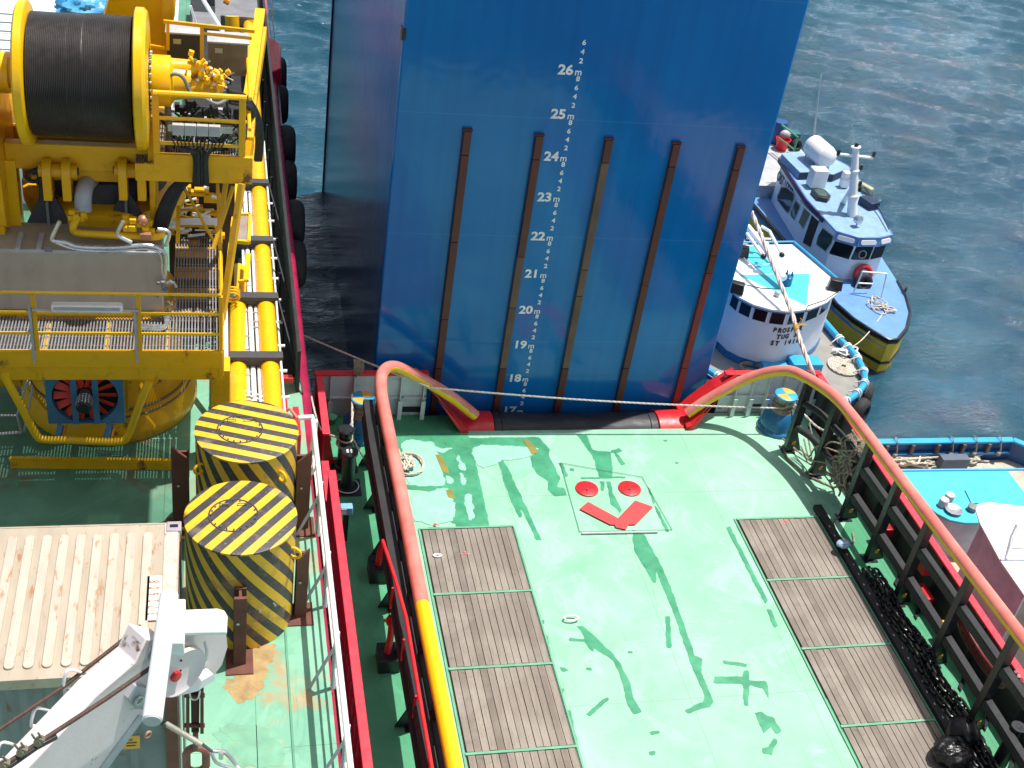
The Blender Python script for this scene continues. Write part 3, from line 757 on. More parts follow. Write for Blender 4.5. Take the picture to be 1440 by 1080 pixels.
# service box on a pedestal
c = at(487, 716, z=.85); t = thing('service_box', 'small blue and white box on a black pedestal inside the left bulwark', 'box', (c.x, c.y, 0))
MB().box((c.x, c.y, .37), (.12, .12, .74)).obj('pedestal', BLK, t); MB().box((c.x, c.y, .85), (.26, .18, .20)).obj('housing', mat('pale_blue_box', (.20, .42, .65), .4), t, bevel=.02)
MB().box((c.x - .06, c.y - .093, .86), (.11, .008, .14)).obj('face_plate', WHT, t)
# red handrail between
RZ = 2.42; m = MB(); m.tube([at(538, 760, z=RZ), at(556, 815, z=RZ), at(571, 868, z=RZ), at(590, 980, z=RZ), at(608, 1085, z=RZ), at(632, 1230, z=RZ)], .036, 10)
hr = m.obj('handrail', RED); tag(hr, 'thin red handrail tube running beside the left cargo rail', 'handrail')
p0 = at(538, 760, z=RZ); p1 = at(608, 1085, z=RZ)
for k in range(5):
    p = p0.lerp(p1, k / 4.2); MB().cyl((p.x, p.y, 1.9), (p.x, p.y, p.z), .022, n=8).obj('stanchion', RED, hr)
# black curb mostly standing in for the rail's shadow, chain and bags on the starboard side
MB().b2((13.86, 8, .004), (14.06, 20.2, .13)).obj('kerb_rail_shadow', BLKM, boat, bevel=.01)
m = MB()
for k in range(34):
    y = 19.4 - k * .31 + random.uniform(-.05, .05); m.box((13.95 + random.uniform(-.03, .03), y, .133), (.025, .055, .004))
m.obj('kerb_sun_spot', LGRY, boat)  # grey flecks painted in for sun spots coming through the rail
def link_mesh(m, c, d, up, L_=.20, W=.115, r=.028):
    d = V(d).normalized(); up = V(up); up = (up - d * up.dot(d)).normalized(); s = L_ / 2 - W / 2; pts = []
    for i in range(14):
        a = 2 * math.pi * i / 14; e = s if math.cos(a) >= 0 else -s
        pts.append(V(c) + d * (math.cos(a) * W / 2 + e) + up * (math.sin(a) * W / 2))
    m.tube(pts, r, 8, closed=True)
m = MB(); cur = [(14.24, 17.8, .10), (14.24, 17.2, .10), (14.18, 16.6, .12), (14.30, 15.6, .12), (14.20, 14.6, .14), (14.30, 13.7, .14), (14.22, 12.9, .14), (14.28, 11.8, .12)]
for off in (-.11, .06, .20, .12, -.02):
    zz = .0 if off != .12 and off != -.02 else .13
    path = resample(spline([V(p) + V((off + random.uniform(-.05, .05), random.uniform(-.2, .2), zz + random.uniform(-.03, .04))) for p in cur], 8), .145)
    for i in range(len(path) - 1):
        a, b = path[i], path[i + 1]; d = b - a
        rr = V((random.uniform(-.25, .25), 0, 1)) if i % 2 else V((1, 0, random.uniform(-.3, .3)))
        link_mesh(m, (a + b) / 2, d, rr)
ch = m.obj('anchor_chain', mat('wet_black_chain', (.012, .012, .013), .35, var=.4, dirt=.3, dirtcol=(.05, .045, .04))); tag(ch, 'heavy black studless chain heaped along the starboard kerb beside the timber panels', 'chain')
def bag(c, r, seed, label, sc):
    rs = random.Random(seed); off = V((rs.random() * 20, rs.random() * 20, 0))
    k_ = .8 if seed == 5 else .12
    def fn(d):
        a = noise.noise(d * 1.5 + off) * .12
        f1 = 1 - abs(noise.noise(V((d.x * 2.2, d.y * 3.2, d.z * 1.6)) + off * 2)) * 2; f2 = 1 - abs(noise.noise(V((d.x * 5, d.y * 3.5, d.z * 3)) + off)) * 2
        return 1 + a + k_ * (.09 * f1 + .055 * f2 * abs(f2) + .02 * noise.noise(d * 11 + off))
    m = MB().sphere(c, r, 90, 60, sc, fn); o = m.obj('garbage_bag', BAG); tag(o, label, 'bag', 'black garbage bags by the starboard rail')
    t_ = MB(); top = V(c) + V((.02, .02, r * sc[2] * .9)); t_.lathe([(.03, 0), (.02, .05), (.05, .09), (.08, .13)], top, (.3, .1, 1), 9).obj('tied_neck', BAG, o)
bag((14.02, 13.30, .32), .315, 1, 'smooth round full black garbage bag under the right cargo rail', (1, 1, .95))
bag((13.62, 12.90, .27), .33, 5, 'crumpled shiny black garbage bag leaning on the round one', (1.15, .95, .75))
m = MB(); m.cyl((14.62, 12.75, 0), (14.62, 12.75, 1.1), .14, n=24)
bo = m.obj('short_post', BLK, boat); 

# ================================================================== BLUE COLUMN
CX0, CX1, CY0, CY1 = 3.78, 12.42, 24.42, 39.4
colm = thing('platform_column', 'tall blue steel column of an offshore platform with white draught numbers and brown fender bars', 'column', (8.1, 31.9, -1.8))
MB().b2((CX0, CY0, -6), (CX1, CY1, 13.0)).obj('column_wall', HBLUE, colm, bevel=.05, origin=(8.1, 31.9, 0))
fend = [(657, 185, 5.34), (757, 192, 6.94), (853, 197, 8.53), (948, 203, 10.12), (1040, 208, 11.68)]
WOODB = mat('worn_timber_face', (.15, .095, .07), .8, scale=3, var=.3, dirt=.6, stretch=(1, 1, .3))
REDBR = mat('fender_brown', (.10, .025, .018), .55, scale=1.2, var=.35, dirt=.4, stretch=(1, 1, .4))
REDW = mat('fender_worn_red', (.20, .025, .022), .55, scale=2, dirt=.4)
for i, (px, py, x) in enumerate(fend):
    z1 = at(px, py, y=CY0 - .12).z
    cuts = [z1, z1 - .55, z1 - 2.7 - .3 * i % 1.1, 2.6 + .35 * i, 1.2, -1.5]
    for k in range(len(cuts) - 1):
        b = MB(); b.b2((x - .085, CY0 - .13, cuts[k + 1] + .008), (x + .085, CY0 - .002, cuts[k] - .008))
        mm = REDBR
        if (i == 1 and k in (2, 3)) or (i == 2 and k in (1, 2, 3)) or (i == 3 and k == 2): mm = WOODB
        if i == 4 and k >= 3: mm = REDW
        o = b.obj('fender_bar', mm, colm, bevel=.008)
        if k == 0:
            for dz in (.02,): MB().b2((x - .11, CY0 - .10, cuts[0] - .01), (x + .11, CY0 - .004, cuts[0] + .03)).obj('end_cap', REDBR, o, bevel=.005)
def dz(m_): return m_ - 35.28 + CAMZ
items = []
yF = CY0 - .006
for mm in range(18, 27):
    items.append((str(mm), .30, (7.30 + .0, yF, dz(mm)), (1, 0, 0), (0, 0, 1), .010, 1.12))
    items.append(('m', .22, (7.585, yF, dz(mm) - .03), (1, 0, 0), (0, 0, 1), .003, .95))
for k in range(17 * 5, 26 * 5 + 4):
    if k % 5 == 0: continue
    items.append((str((k % 5) * 2), .155, (7.60, yF, dz(k / 5) + .02), (1, 0, 0), (0, 0, 1), .004, 1.1))
items.append(('17', .31, (7.30, yF, dz(17)), (1, 0, 0), (0, 0, 1), .010, 1.12)); items.append(('m', .22, (7.585, yF, dz(17) - .03), (1, 0, 0), (0, 0, 1), .003, .95))
put_text('draught_numbers', items, LETW, colm)
p = at(566, 48, y=CY0); MB().b2((CX0 - .03, CY0 - .02, p.z - .12), (CX0 + .06, CY0 + .2, p.z + .12)).obj('edge_bracket', BLK, colm)
m = MB(); m.cyl((CX0 + .002, CY0 + 14.9, -2), (CX0 + .002, CY0 + 14.9, 12.9), .05, n=8); m.obj('corner_strip', NAVY, colm)

# ================================================================== HARBOUR TUG
tug = thing('harbour_tug', 'small white harbour tug with cyan triangle on its roof, moored behind the right stern corner', 'tug boat', (15.8, 27, -1.8))
to = spline([V((a, b, 0)) for a, b in [(12.9, 34), (12.8, 29), (12.85, 27), (13.1, 25.8), (13.9, 24.95), (15.1, 24.35), (15.75, 24.18), (16.3, 24.23), (16.73, 24.46), (17.16, 24.81), (17.51, 25.21), (17.71, 25.69), (17.81, 26.25), (17.82, 26.8), (17.72, 27.4), (17.6, 28.8), (17.2, 34)]], 5)
pl = [(p.x, p.y) for p in to]
cx_, cy_ = 15.7, 29
def shrink(poly, k, c=(cx_, cy_)): return [(c[0] + (x - c[0]) * k, c[1] + (y - c[1]) * k) for x, y in poly]
MB().prism(shrink(pl, .985), -.5, -.1).obj('deck', WDK, tug, smooth=False)
m = MB(); n = len(pl); lo = shrink(pl, .93)
m.add([(x, y, -2.4) for x, y in lo] + [(x, y, -.45) for x, y in pl], [tuple(range(n - 1, -1, -1)), tuple(range(n, 2 * n))] + [(i, (i + 1) % n, n + (i + 1) % n, n + i) for i in range(n)])
m.obj('hull', BLKM, tug)
g = [V((x, y, .1)) for x, y in shrink(pl, 1.0)]
m = MB(); m.tube(g, .09, 8); gw = m.obj('gunwale', SKYB, tug)
m = MB(); m.tube([p - V((0, 0, .22)) for p in g], .07, 8); m.obj('lower_rub_rail', DBLU, tug)
# tyres round the bow
tyre_src = None
def tyre(c, ax, R, r, label, group, cat='tyre'):
    t = thing('tyre', label, cat, c, group)
    MB().torus(c, ax, R - r, r, 30, 12, 1.25).obj('tread', RUB, t)
    MB().torus(c, ax, R - r * 1.75, r * .35, 24, 8, 2.2).obj('bead', BLK, t)
    return t
tw = resample([p for p in to if p.y < 27.5], .62)
lash = MB()
labs = ['bow tyre of the tug nearest the supply boat', 'second bow tyre of the tug', 'third bow tyre of the tug', 'fourth bow tyre of the tug', 'fifth bow tyre of the tug']
k = 0
WS = ['leftmost', 'second from the left', 'middle', 'fourth', 'foremost']
bt = [(13.15, 25.5), (16.45, 24.12), (17.18, 24.66), (17.66, 25.38), (17.90, 26.35)]
wh = ['hanging on its left shoulder beside the column', 'at its stem beside the black rail post', 'under the coiled white rope', 'at the widest turn of its bow', 'aftmost of the four on its right side']
for (x, y), l in zip(bt, wh):
    nrm = V((x - 15.75, (y - 26.6) * .9, 0)).normalized()
    tyre(V((x, y, -.42)) + nrm * .10, nrm, .40, .15, 'black tyre fender on the tug\'s bow, ' + l, 'tyres round the bow of the harbour tug')
for p in tw[2:]:
    if p.x < 14 or p.x > 15.4:
        q = V((p.x, p.y, .1)); d = V((p.x - 15.7, p.y - 27, 0)).normalized(); s_ = d.cross(V((0, 0, 1)))
        for e in (-.05, .05): lash.torus(q + s_ * e, s_, .11, .022, 12, 5)
        lash.tube([q + V((0, 0, .1)), q + d * .12 + V((0, 0, -.05)), q + d * .1 + V((0, 0, -.35))], .018, 5)
        lash.tube([q + V((0, 0, .1)), q - d * .25 + V((0, 0, -.1))], .02, 5)
lash.obj('white_lashing', WHT, tug)
# wheelhouse
ro = [(1028, 407), (1040, 418), (1060, 428), (1085, 435), (1112, 438), (1140, 434), (1162, 425), (1178, 412), (1184, 402), (1115, 343), (1043, 344)]
rp = [at(px, py, z=1.9) for px, py in ro]
rpoly = [(p.x, p.y) for p in rp]
fl = rpoly[0]; rpoly += [(13.35, 29.3), (13.35, 27.9)]
wc = (15.3, 28.0)
wpoly = shrink(rpoly, .93, wc)
wh_ = MB().prism(wpoly, -.1, 1.78).obj('wheelhouse', mat('tug_white', (.74, .76, .84), .45, scale=1.2, var=.04, dirt=.2, dirtcol=(.55, .55, .62)), tug)
MB().prism(shrink(rpoly, .985, wc), 1.785, 1.835).obj('roof_rim', mat('tug_rim_blue', (.05, .22, .42), .5), tug)
rf = MB().prism(rpoly, 1.838, 1.9).obj('roof', WHT, tug, bevel=.01)
MB().prism(shrink(wpoly, 1.015, wc), -.095, .12).obj('blue_skirt', CBLU, wh_)
def flat(name, pxs, z, m_, parent, th=.006):
    q = [at(a, b, z=z) for a, b in pxs]; return MB().prism([(v.x, v.y) for v in q], z, z + th).obj(name, m_, parent, smooth=False)
flat('cyan_triangle', [(1040, 386.5), (1139, 385), (1134, 430)], 1.902, CYAN, rf)
flat('cyan_mast_shadow', [(1044, 346), (1064, 346), (1096, 384.5), (1074, 385), (1050, 364)], 1.9025, CYAN, rf)  # cyan sheet painted in for the mast's shadow on the roof
m = MB(); e = [V((x, y, 1.93)) for x, y in rpoly[8:11]]; m.tube([rp[8] + V((0, .05, .08)), rp[9] + V((0, 0, .08))], .035, 8); m.tube([rp[9] + V((0, 0, .08)), rp[10] + V((0, 0, .08))], .025, 8)
m.obj('roof_edge_tube', SKYB, rf)
# windows round the front
for i in range(7):
    a = V((*wpoly[i], 0)); b = V((*wpoly[i + 1], 0)); d = (b - a); L_ = d.length; d.normalize(); nrm = V((d.y, -d.x, 0))
    if nrm.y > 0 and nrm.x < .3: nrm = -nrm
    mid = (a + b) / 2
    rot = Matrix((d, nrm, V((0, 0, 1)))).transposed()
    f_ = MB().box(mid + nrm * .004 + V((0, 0, 1.56)), (L_ * .88, .03, .42), rot).obj('window_frame', mat('tug_white', (.74, .76, .84)), tug, bevel=.005)
    MB().box(mid + nrm * .016 + V((0, 0, 1.56)), (L_ * .78, .022, .34), rot).obj('pane', GLS, f_)
# side door strip on the left
p = V((*wpoly[12], 0))
MB().box((wpoly[0][0] - .02, wpoly[0][1] + .35, .8), (.04, .55, 1.5)).obj('side_door', SKYB, tug, bevel=.01)
MB().b2((15.55, 25.75, -.09), (16.45, 26.25, .32)).obj('deck_locker', SKYB, tug, bevel=.02)
MB().b2((14.75, 25.95, -.09), (15.5, 26.2, .16)).obj('deck_step', SKYB, tug, bevel=.02)
yW = 26.10
def twall(px, py): return at(px, py, y=26.28)
items = []
for s_, px, py, sz in (('PROSPER', 1108, 463, .27), ('TUG 3', 1106, 472, .27), ('ST 1418', 1104, 481, .27)):
    p = at(px, py, y=26.2); items.append((s_, sz, (p.x, p.y - .16, p.z), (1, 0, 0), (0, 0, 1), .006, .92))
# lettering plate follows the curved wall: letters are set one by one
m_items = []
def wall_y(x):
    for i in range(0, 8):
        a = wpoly[i]; b = wpoly[i + 1]
        if min(a[0], b[0]) <= x <= max(a[0], b[0]): return a[1] + (b[1] - a[1]) * (x - a[0]) / (b[0] - a[0])
    return 26.2
for s_, sz, pos, r_, u_, b_, q_ in items:
    n = len(s_)
    for j, ch in enumerate(s_):
        if ch == ' ': continue
        x = pos[0] + (j - (n - 1) / 2) * .135
        m_items.append((ch, sz * .74, (x, wall_y(x) - .012, pos[2]), (1, (wall_y(x + .05) - wall_y(x - .05)) / .1, 0), (0, 0, 1), .010, .84))
put_text('name_lettering', m_items, LETB, wh_)
# folded mast and lights on the roof
mb0 = at(1106, 399, z=1.93)
m = MB(); m.lathe([(.14, 0), (.13, .22), (.10, .24)], mb0, n=14)
for a in range(5): m.ext([mb0 + V((.13 * math.cos(a * 1.26), .13 * math.sin(a * 1.26), .2)), mb0 + V((.13 * math.cos(a * 1.26 + .8), .13 * math.sin(a * 1.26 + .8), .2)), mb0 + V((.13 * math.cos(a * 1.26 + .4), .13 * math.sin(a * 1.26 + .4), .42))], (0, 0.01, .0))
m.obj('mast_socket', CBLU, rf)
m = MB(); m.tube([at(1102, 392, z=2.2), at(1078, 352, z=2.5), at(1052, 318, z=2.7)], [.11, .09, .07], 12); ms = m.obj('folded_mast', WHT, tug)
m = MB(); m.tube([at(1073, 360, z=2.35), at(1050, 328, z=2.6)], .05, 8); m.tube([at(1099, 357, z=2.35), at(1082, 325, z=2.6), at(1070, 318, z=2.7)], .045, 8); m.tube([at(1050, 335, z=2.5), at(1084, 336, z=2.5)], .03, 8); m.tube([at(1052, 372, z=2.0), at(1086, 371, z=2.0)], .015, 6); m.tube([at(1046, 362, z=2.0), at(1064, 380, z=2.0)], .015, 6)
for x, y in ((1078, 343), (1081, 348), (1070, 329), (1064, 329)): m.sphere(at(x, y, z=2.5), .07, 10, 6)
m.obj('mast_frame', WHT, ms)
for x, y in ((1073.5, 361), (1099.5, 358.5)): MB().sphere(at(x, y, z=2.36), .085, 10, 8).obj('mast_lamp', BLK, ms)
for (x, y, ang) in ((1037, 404, .5), (1175, 399, .35), (1044, 353, .3)):
    c = at(x, y, z=2.08); rot = Matrix.Rotation(-ang, 3, 'Z')
    MB().box(c, (.40, .26, .30), rot, .85).obj('floodlight', BLK, rf, bevel=.02)
    MB().cyl(c - V((0, 0, .2)), c, .03, n=8).obj('bracket', BLK, rf)
c = at(1093, 413, z=1.98); MB().sphere(c, .09, 12, 8).obj('horn', LGRY, rf); MB().torus(c, (0, -1, .3), .07, .015).obj('horn_ring', BLK, rf)
m = MB()
m.tube([at(x, y, z=1.915) for x, y in ((1043, 399), (1070, 405), (1103, 407))], .012, 5); m.tube([at(x, y, z=1.915) for x, y in ((1179, 410), (1160, 422), (1136, 430), (1133, 437))], .014, 5)
m.obj('roof_cable', BLK, rf)
# rope coil on the tug's foredeck
c = at(1186, 516, z=-.08); m = MB()
for k in range(7): m.rope([V((c.x + (.10 + .058 * k) * math.cos(t * .4), c.y + (.10 + .058 * k) * math.sin(t * .4), -.05)) for t in range(17)], .028)
tag(m.obj('rope_coil', ROPE), 'flat round coil of pale rope on the tug\'s grey foredeck', 'rope', 'coiled ropes')
c = at(1192, 498, z=-.02); m = MB(); rs = random.Random(3)
m.rope(spline([V((c.x + rs.uniform(-.4, .4), c.y + rs.uniform(-.22, .22), rs.uniform(-.05, .1))) for _ in range(26)], 6), .025)
tag(m.obj('rope_tangle', WHT), 'loose white line heaped behind the flat rope coil on the tug', 'rope')
c = at(1055, 520, z=-.05); m = MB(); m.rope(spline([V((c.x + .3 * math.cos(k * .9) * (1 + .2 * rs.random()), c.y + .2 * math.sin(k * .9), -.02 + k * .004)) for k in range(26)], 5), .022)
tag(m.obj('rope_coil', ROPED), 'small grey rope coil at the foot of the tug\'s white wheelhouse', 'rope', 'coiled ropes')
# heavy tow line crossing over the tug
def on_line(px, py, a, b):   # point of the sight line where z = a + b*y
    r = CR @ Vector((px - 720.0, 540.0 - py, -F_PX)); t = (a - CAMZ) / (r.z - b * r.y); return V((0, 0, CAMZ)) + r * t
a_, b_ = 1.42 - .43 * 24.1, .43
tp = [on_line(x, y, a_, b_) for x, y in ((1057, 298), (1072, 335), (1090, 380), (1112, 436), (1125, 478), (1139, 515))]
tp += [at(1150, 540, y=23.95), at(1163, 563, y=23.7), at(1168, 590, y=23.5)]
m = MB(); m.rope(spline(tp, 8), .062, 6)
tag(m.obj('tow_line', mat('tow_rope_fibre', (.66, .52, .46), .85, scale=9, var=.25, dirt=.3, bmp=.5, bscale=80)), 'thick pale pink tow line stretched over the tug\'s white roof', 'rope')
m = MB(); q = on_line(1119, 462, a_, b_)
for k in range(5): m.torus(q + V((0, .03 * k - .05, .012 * k)), (.4, -.9, -.35), .075, .012, 12, 5)
m.tube([q + V((0, 0, .06)), q + V((.14, 0, .14)), q + V((.26, -.02, .12))], .014, 5); m.tube([q + V((0, 0, .05)), q + V((.12, .05, .24)), q + V((.06, .03, .30))], .012, 5)
tag(m.obj('yellow_twine', mat('yellow_twine', (.7, .42, .08), .8)), 'orange yellow twine knotted round the tow line in front of the tug', 'twine')

# ================================================================== CREW LAUNCH
la = thing('crew_launch', 'white crew launch with pale blue roof, blue foredeck and ochre bow moored beyond the tug', 'boat', (20.4, 34, -1.8))
zd = -.5
lo_px = [(1036, 262), (1066, 296), (1100, 335), (1140, 378), (1176, 428), (1200, 449), (1228, 467), (1250, 479), (1262, 478), (1275, 462), (1280, 440), (1274, 418), (1262, 396)]
lp = [at(a, b, z=zd) for a, b in lo_px]
lpoly = [(p.x, p.y) for p in lp] + [(22.25, 34.5), (22.3, 38), (22.2, 43), (18.6, 43)]
LC = (20.4, 34.5)
MB().prism(lpoly, zd - .3, zd).obj('foredeck', LDECK, la)
n = len(lpoly); lo = [(LC[0] + (x - LC[0]) * .93, LC[1] + (y - LC[1]) * .982) for x, y in lpoly]
m = MB(); m.add([(x, y, -2.3) for x, y in lo] + [(x, y, zd - .05) for x, y in shrink(lpoly, 1.004, LC)], [tuple(range(n - 1, -1, -1)), tuple(range(n, 2 * n))] + [(i, (i + 1) % n, n + (i + 1) % n, n + i) for i in range(n)])
m.obj('hull', OCHRE, la)
g = [V((x, y, zd + .02)) for x, y in lpoly]
m = MB(); m.tube(g[:13], .055, 8); m.tube([p - V((0, 0, .10)) for p in g[:13]], .05, 8); m.obj('rubbing_strip', BLK, la)
m = MB(); lo2 = [V((LC[0] + (x - LC[0]) * .965, LC[1] + (y - LC[1]) * .991, -1.35)) for x, y in lpoly]; m.tube(lo2[:13], .06, 8); m.obj('waterline_strip', BLK, la)
# cabin
zr = 1.1
r_px = [(1097, 222), (1135, 280), (1176, 325), (1208, 334), (1237, 334), (1255, 330), (1238, 300), (1213, 258), (1193, 233), (1171, 222), (1110, 214)]
rr = [at(a, b, z=zr) for a, b in r_px]; rpol = [(p.x, p.y) for p in rr]
cw = shrink(rpol, .955, (20.2, 34))
cabm = mat('launch_white', (.76, .80, .86), .4, scale=1.2, var=.04, dirt=.25)
cab = MB().prism(cw, zd, zr - .05).obj('cabin', cabm, la, smooth=False)
rof = MB().prism(rpol, zr - .04, zr).obj('roof', LROOF, la)
m = MB(); m.tube([V((x, y, zr - .01)) for x, y in rpol], .03, 8, closed=True); m.obj('roof_edge', mat('launch_trim_blue', (.10, .22, .50), .45), rof)
m = MB(); q = [rr[10], rr[0], rr[1], rr[1].lerp(rr[2], .6)]
for a, b in zip(q[:-1], q[1:]): m.bar(a + V((-.03, 0, -.08)), b + V((-.03, 0, -.08)), .06, .17)
m.obj('purple_trim', PURP, rof)
# raised aft roof
ap = [at(a, b, z=zr + .28) for a, b in ((1099, 216), (1125, 242), (1150, 241), (1172, 245), (1188, 238), (1180, 228), (1165, 219), (1115, 213))]
ar = MB().prism([(p.x, p.y) for p in ap], zr + .002, zr + .28).obj('raised_roof', LROOF, la, bevel=.02)
m = MB(); q = [p - V((0, .02, .14)) for p in ap[1:5]]
for a, b in zip(q[:-1], q[1:]): m.bar(a, b, .03, .24)
m.obj('vent_slot', NAVY, ar)
# visor with oval lamps
vis = MB(); fr = rr[2:6]
for a, b in zip(fr[:-1], fr[1:]):
    d = (b - a).normalized(); nn = V((d.y, -d.x, 0))
    if nn.y > 0: nn = -nn
    vis.ext([a + V((0, 0, -.02)), b + V((0, 0, -.02)), b + nn * .07 + V((0, 0, -.30)), a + nn * .07 + V((0, 0, -.30))], -nn * .06)
vo = vis.obj('visor', mat('launch_trim_blue', (.10, .22, .50), .45), la)
for a, b in zip(fr[:-1], fr[1:]):
    d = (b - a); L_ = d.length; d.normalize(); nn = V((d.y, -d.x, 0))
    if nn.y > 0: nn = -nn
    c = (a + b) / 2 + nn * .045 + V((0, 0, -.15)); up = (V((0, 0, .28)) - nn * .07).normalized(); pts = []
    for t in range(24):
        an = t * math.pi / 12; s_ = 1 if math.cos(an) >= 0 else -1
        pts.append(c + d * (math.cos(an) * .075 + s_ * (L_ * .38 - .075)) + up * math.sin(an) * .075)
    MB().ext(pts, nn * .03).obj('oval_lamp', WHT, vo)
# front windows
fw = [V((*cw[i], 0)) for i in range(2, 6)]
for a, b in zip(fw[:-1], fw[1:]):
    d = (b - a); L_ = d.length; d.normalize(); nn = V((d.y, -d.x, 0))
    if nn.y > 0: nn = -nn
    c = (a + b) / 2; pts = []
    for (u, v) in ((-.44, .30), (-.36, .70), (.40, .70), (.44, .66), (.40, .26), (-.40, .26)):
        pts.append(c + d * u * L_ + V((0, 0, v)) + nn * .004)
    f_ = MB().ext([p + (p - c - V((0, 0, .48))) * .10 for p in pts], nn * .015).obj('window_frame', BLK, cab)
    MB().ext(pts, nn * .022).obj('pane', GLS, f_)
c = (fw[1] + fw[2]) / 2 + V((.0, -.05, .45)); MB().torus(c, (0, -1, .2), .13, .015).obj('clear_view_ring', LGRY, cab)
# side windows and door on the left wall, set on the wall plane
A0 = V((*cw[0], 0)); A1 = V((*cw[1], 0)); A2 = V((*cw[2], 0))
def on_wall(px, py):
    for P, Q in ((A0, A1), (A1, A2)):
        d = (Q - P).normalized(); nn = V((d.y, -d.x, 0)); 
        if nn.x > 0: nn = -nn
        r = CR @ Vector((px - 720.0, 540.0 - py, -F_PX)); o = V((0, 0, CAMZ))
        t = (P - o).dot(nn) / r.dot(nn); h = o + r * t
        s_ = (h - P).dot(d) / (Q - P).length
        if s_ <= 1.0 or P is A1: return h, nn
def wall_poly(name, pxs, m_, par, th=.02, off=.003):
    hs = [on_wall(*p) for p in pxs]; nn = hs[0][1]
    if 'window' in name:
        cc = sum((h for h, _ in hs), V((0, 0, 0))) / len(hs)
        f_ = MB().ext([h + (h - cc) * .13 + nn * .002 for h, _ in hs], nn * .014).obj('window_frame', LGRY, par); return MB().ext([h + nn * .004 for h, _ in hs], nn * .018).obj('pane', m_, f_)
    return MB().ext([h + nn * off for h, _ in hs], nn * th).obj(name, m_, par)
L1 = lambda pts: cr(1040, 80, 4.154, pts)
for nm, pts in (('window', [(255, 745), (318, 800), (318, 830), (290, 905), (278, 905), (226, 838), (226, 815)]), ('window', [(330, 842), (352, 868), (350, 885), (322, 950), (302, 925), (302, 905)])):
    wall_poly(nm, L1(pts), GLS, cab)
m_ = wall_poly('cabin_door', L1([(425, 925), (470, 950), (430, 1060), (415, 1110), (372, 1085)]), mat('dark_doorway', (.035, .015, .012), .6), cab)
L2 = lambda pts: cr(980, 300, 3.375, pts)
wall_poly('window', L2([(600, 72), (648, 110), (640, 140), (612, 178), (570, 145), (578, 110)]), GLS, cab)
wall_poly('side_window', L1([(380, 885), (412, 915), (375, 1000), (350, 965)]), OLIV, cab)
wall_poly('side_vent', L1([(163, 795), (188, 810), (160, 880), (140, 855)]), mat('launch_trim_blue', (.10, .22, .50), .45), cab)
a, _ = on_wall(*L1([(358, 838)])[0]); b, _ = on_wall(*L1([(482, 955)])[0]); MB().bar(a, b, .28, .05).obj('door_canopy', WHT, cab, bevel=.01)
# name on the cabin side
m_items = []
s_ = 'CAST LEADER'; p0 = V(L1([(229, 698)])[0] + (0,)); p1 = V(L1([(306, 806)])[0] + (0,))
d = (A1 - A0).normalized()
for j, ch in enumerate(s_):
    if ch == ' ': continue
    q = p0.lerp(p1, j / 10); h, nn = on_wall(q.x, q.y); m_items.append((ch, .50, h + nn * .012, d, (0, 0, 1), .012, .80))
s_ = 'SC 1164'; p0 = V(L1([(318, 818)])[0] + (0,)); p1 = V(L1([(348, 856)])[0] + (0,))
for j, ch in enumerate(s_):
    if ch == ' ': continue
    q = p0.lerp(p1, j / 6); h, nn = on_wall(q.x, q.y); m_items.append((ch, .2, h + nn * .008, d, (0, 0, 1), .001, .7))
put_text('name_lettering', m_items, LETN, cab)
# roof fittings
c = at(1146, 262, z=zr + .02); MB().box(c + V((0, 0, .34)), (.55, .42, .66)).obj('roof_cabinet', WHT, rof, bevel=.03)
c = at(1152, 277, z=zr); pts = [c + V((x, y, 0)) for x, y in ((-.22, -.30), (.10, -.42), (.30, -.20), (.28, .25), (.02, .40), (-.24, .22))]
MB().ext(pts, (0, 0, .16)).obj('skylight_coaming', BLK, rof, bevel=.01); MB().ext([c + (p - c) * .72 + V((0, 0, .16)) for p in pts], (0, 0, .012)).obj('skylight_glass', mat('skylight_teal', (.06, .10, .08), .2), rof)
b0 = at(1198, 303, z=zr); t0 = at(1203.7, 206, y=b0.y + .35)
ma = MB().cyl(b0, t0, .17, .10, 18).obj('mast', WHT, la)
b1 = at(1186, 285, z=zr); MB().cyl(b1, b0.lerp(t0, .45), .10, .06, 12).obj('mast_brace', WHT, ma)
for f, L_, in ((.86, .62), (.52, .30)):
    q = b0.lerp(t0, f); MB().cyl(q + V((-L_ * (1 if f > .8 else 1.6), 0, .05)), q + V((L_ * (1 if f > .8 else .1), 0, -.03)), .05, n=10).obj('crosstree', WHT, ma)
m = MB(); q = b0.lerp(t0, .86)
for x in (-.62, .62): m.cyl(q + V((x, 0, .02)), q + V((x, 0, .2)), .06, n=8)
for f in (.68, .44, .36): qq = b0.lerp(t0, f); m.cyl(qq + V((.18, -.05, .02)), qq + V((.18, -.05, .18)), .055, n=8)
m.cyl(t0, t0 + V((.02, 0, .12)), .07, n=8); m.objs('navigation_lamp', BLK, ma)
m = MB()
for f in (.99, .66, .30): m.torus(b0.lerp(t0, f), t0 - b0, .13 + (.04 if f < .5 else 0), .035, 18, 6)
m.objs('mast_collar', WHT, ma)
MB().cyl(t0, at(1198, 175, y=b0.y + .4), .014, .006, 6).obj('whip_aerial', LGRY, ma)
c = at(1207, 309, z=zr + .25); MB().lathe([(.03, -.14), (.13, -.10), (.15, .08), (.0, .10)], c, (.3, -.8, .1), 16).obj('searchlight', ALU, rof); MB().cyl(c - V((0, 0, .25)), c - V((0, 0, .1)), .025, n=8).obj('lamp_stalk', LGRY, rof)
c = at(1222, 285, z=zr + .14); MB().box(c, (.42, .6, .26), Matrix.Rotation(.35, 3, 'Z')).obj('roof_box', NAVY, rof, bevel=.03)
m = MB(); m.tube([at(1205, 250, z=zr + .2), at(1222, 272, z=zr + .2), at(1240, 300, z=zr + .15), at(1250, 322, z=zr + .1)], .025, 6); m.obj('side_rail', NAVY, rof)
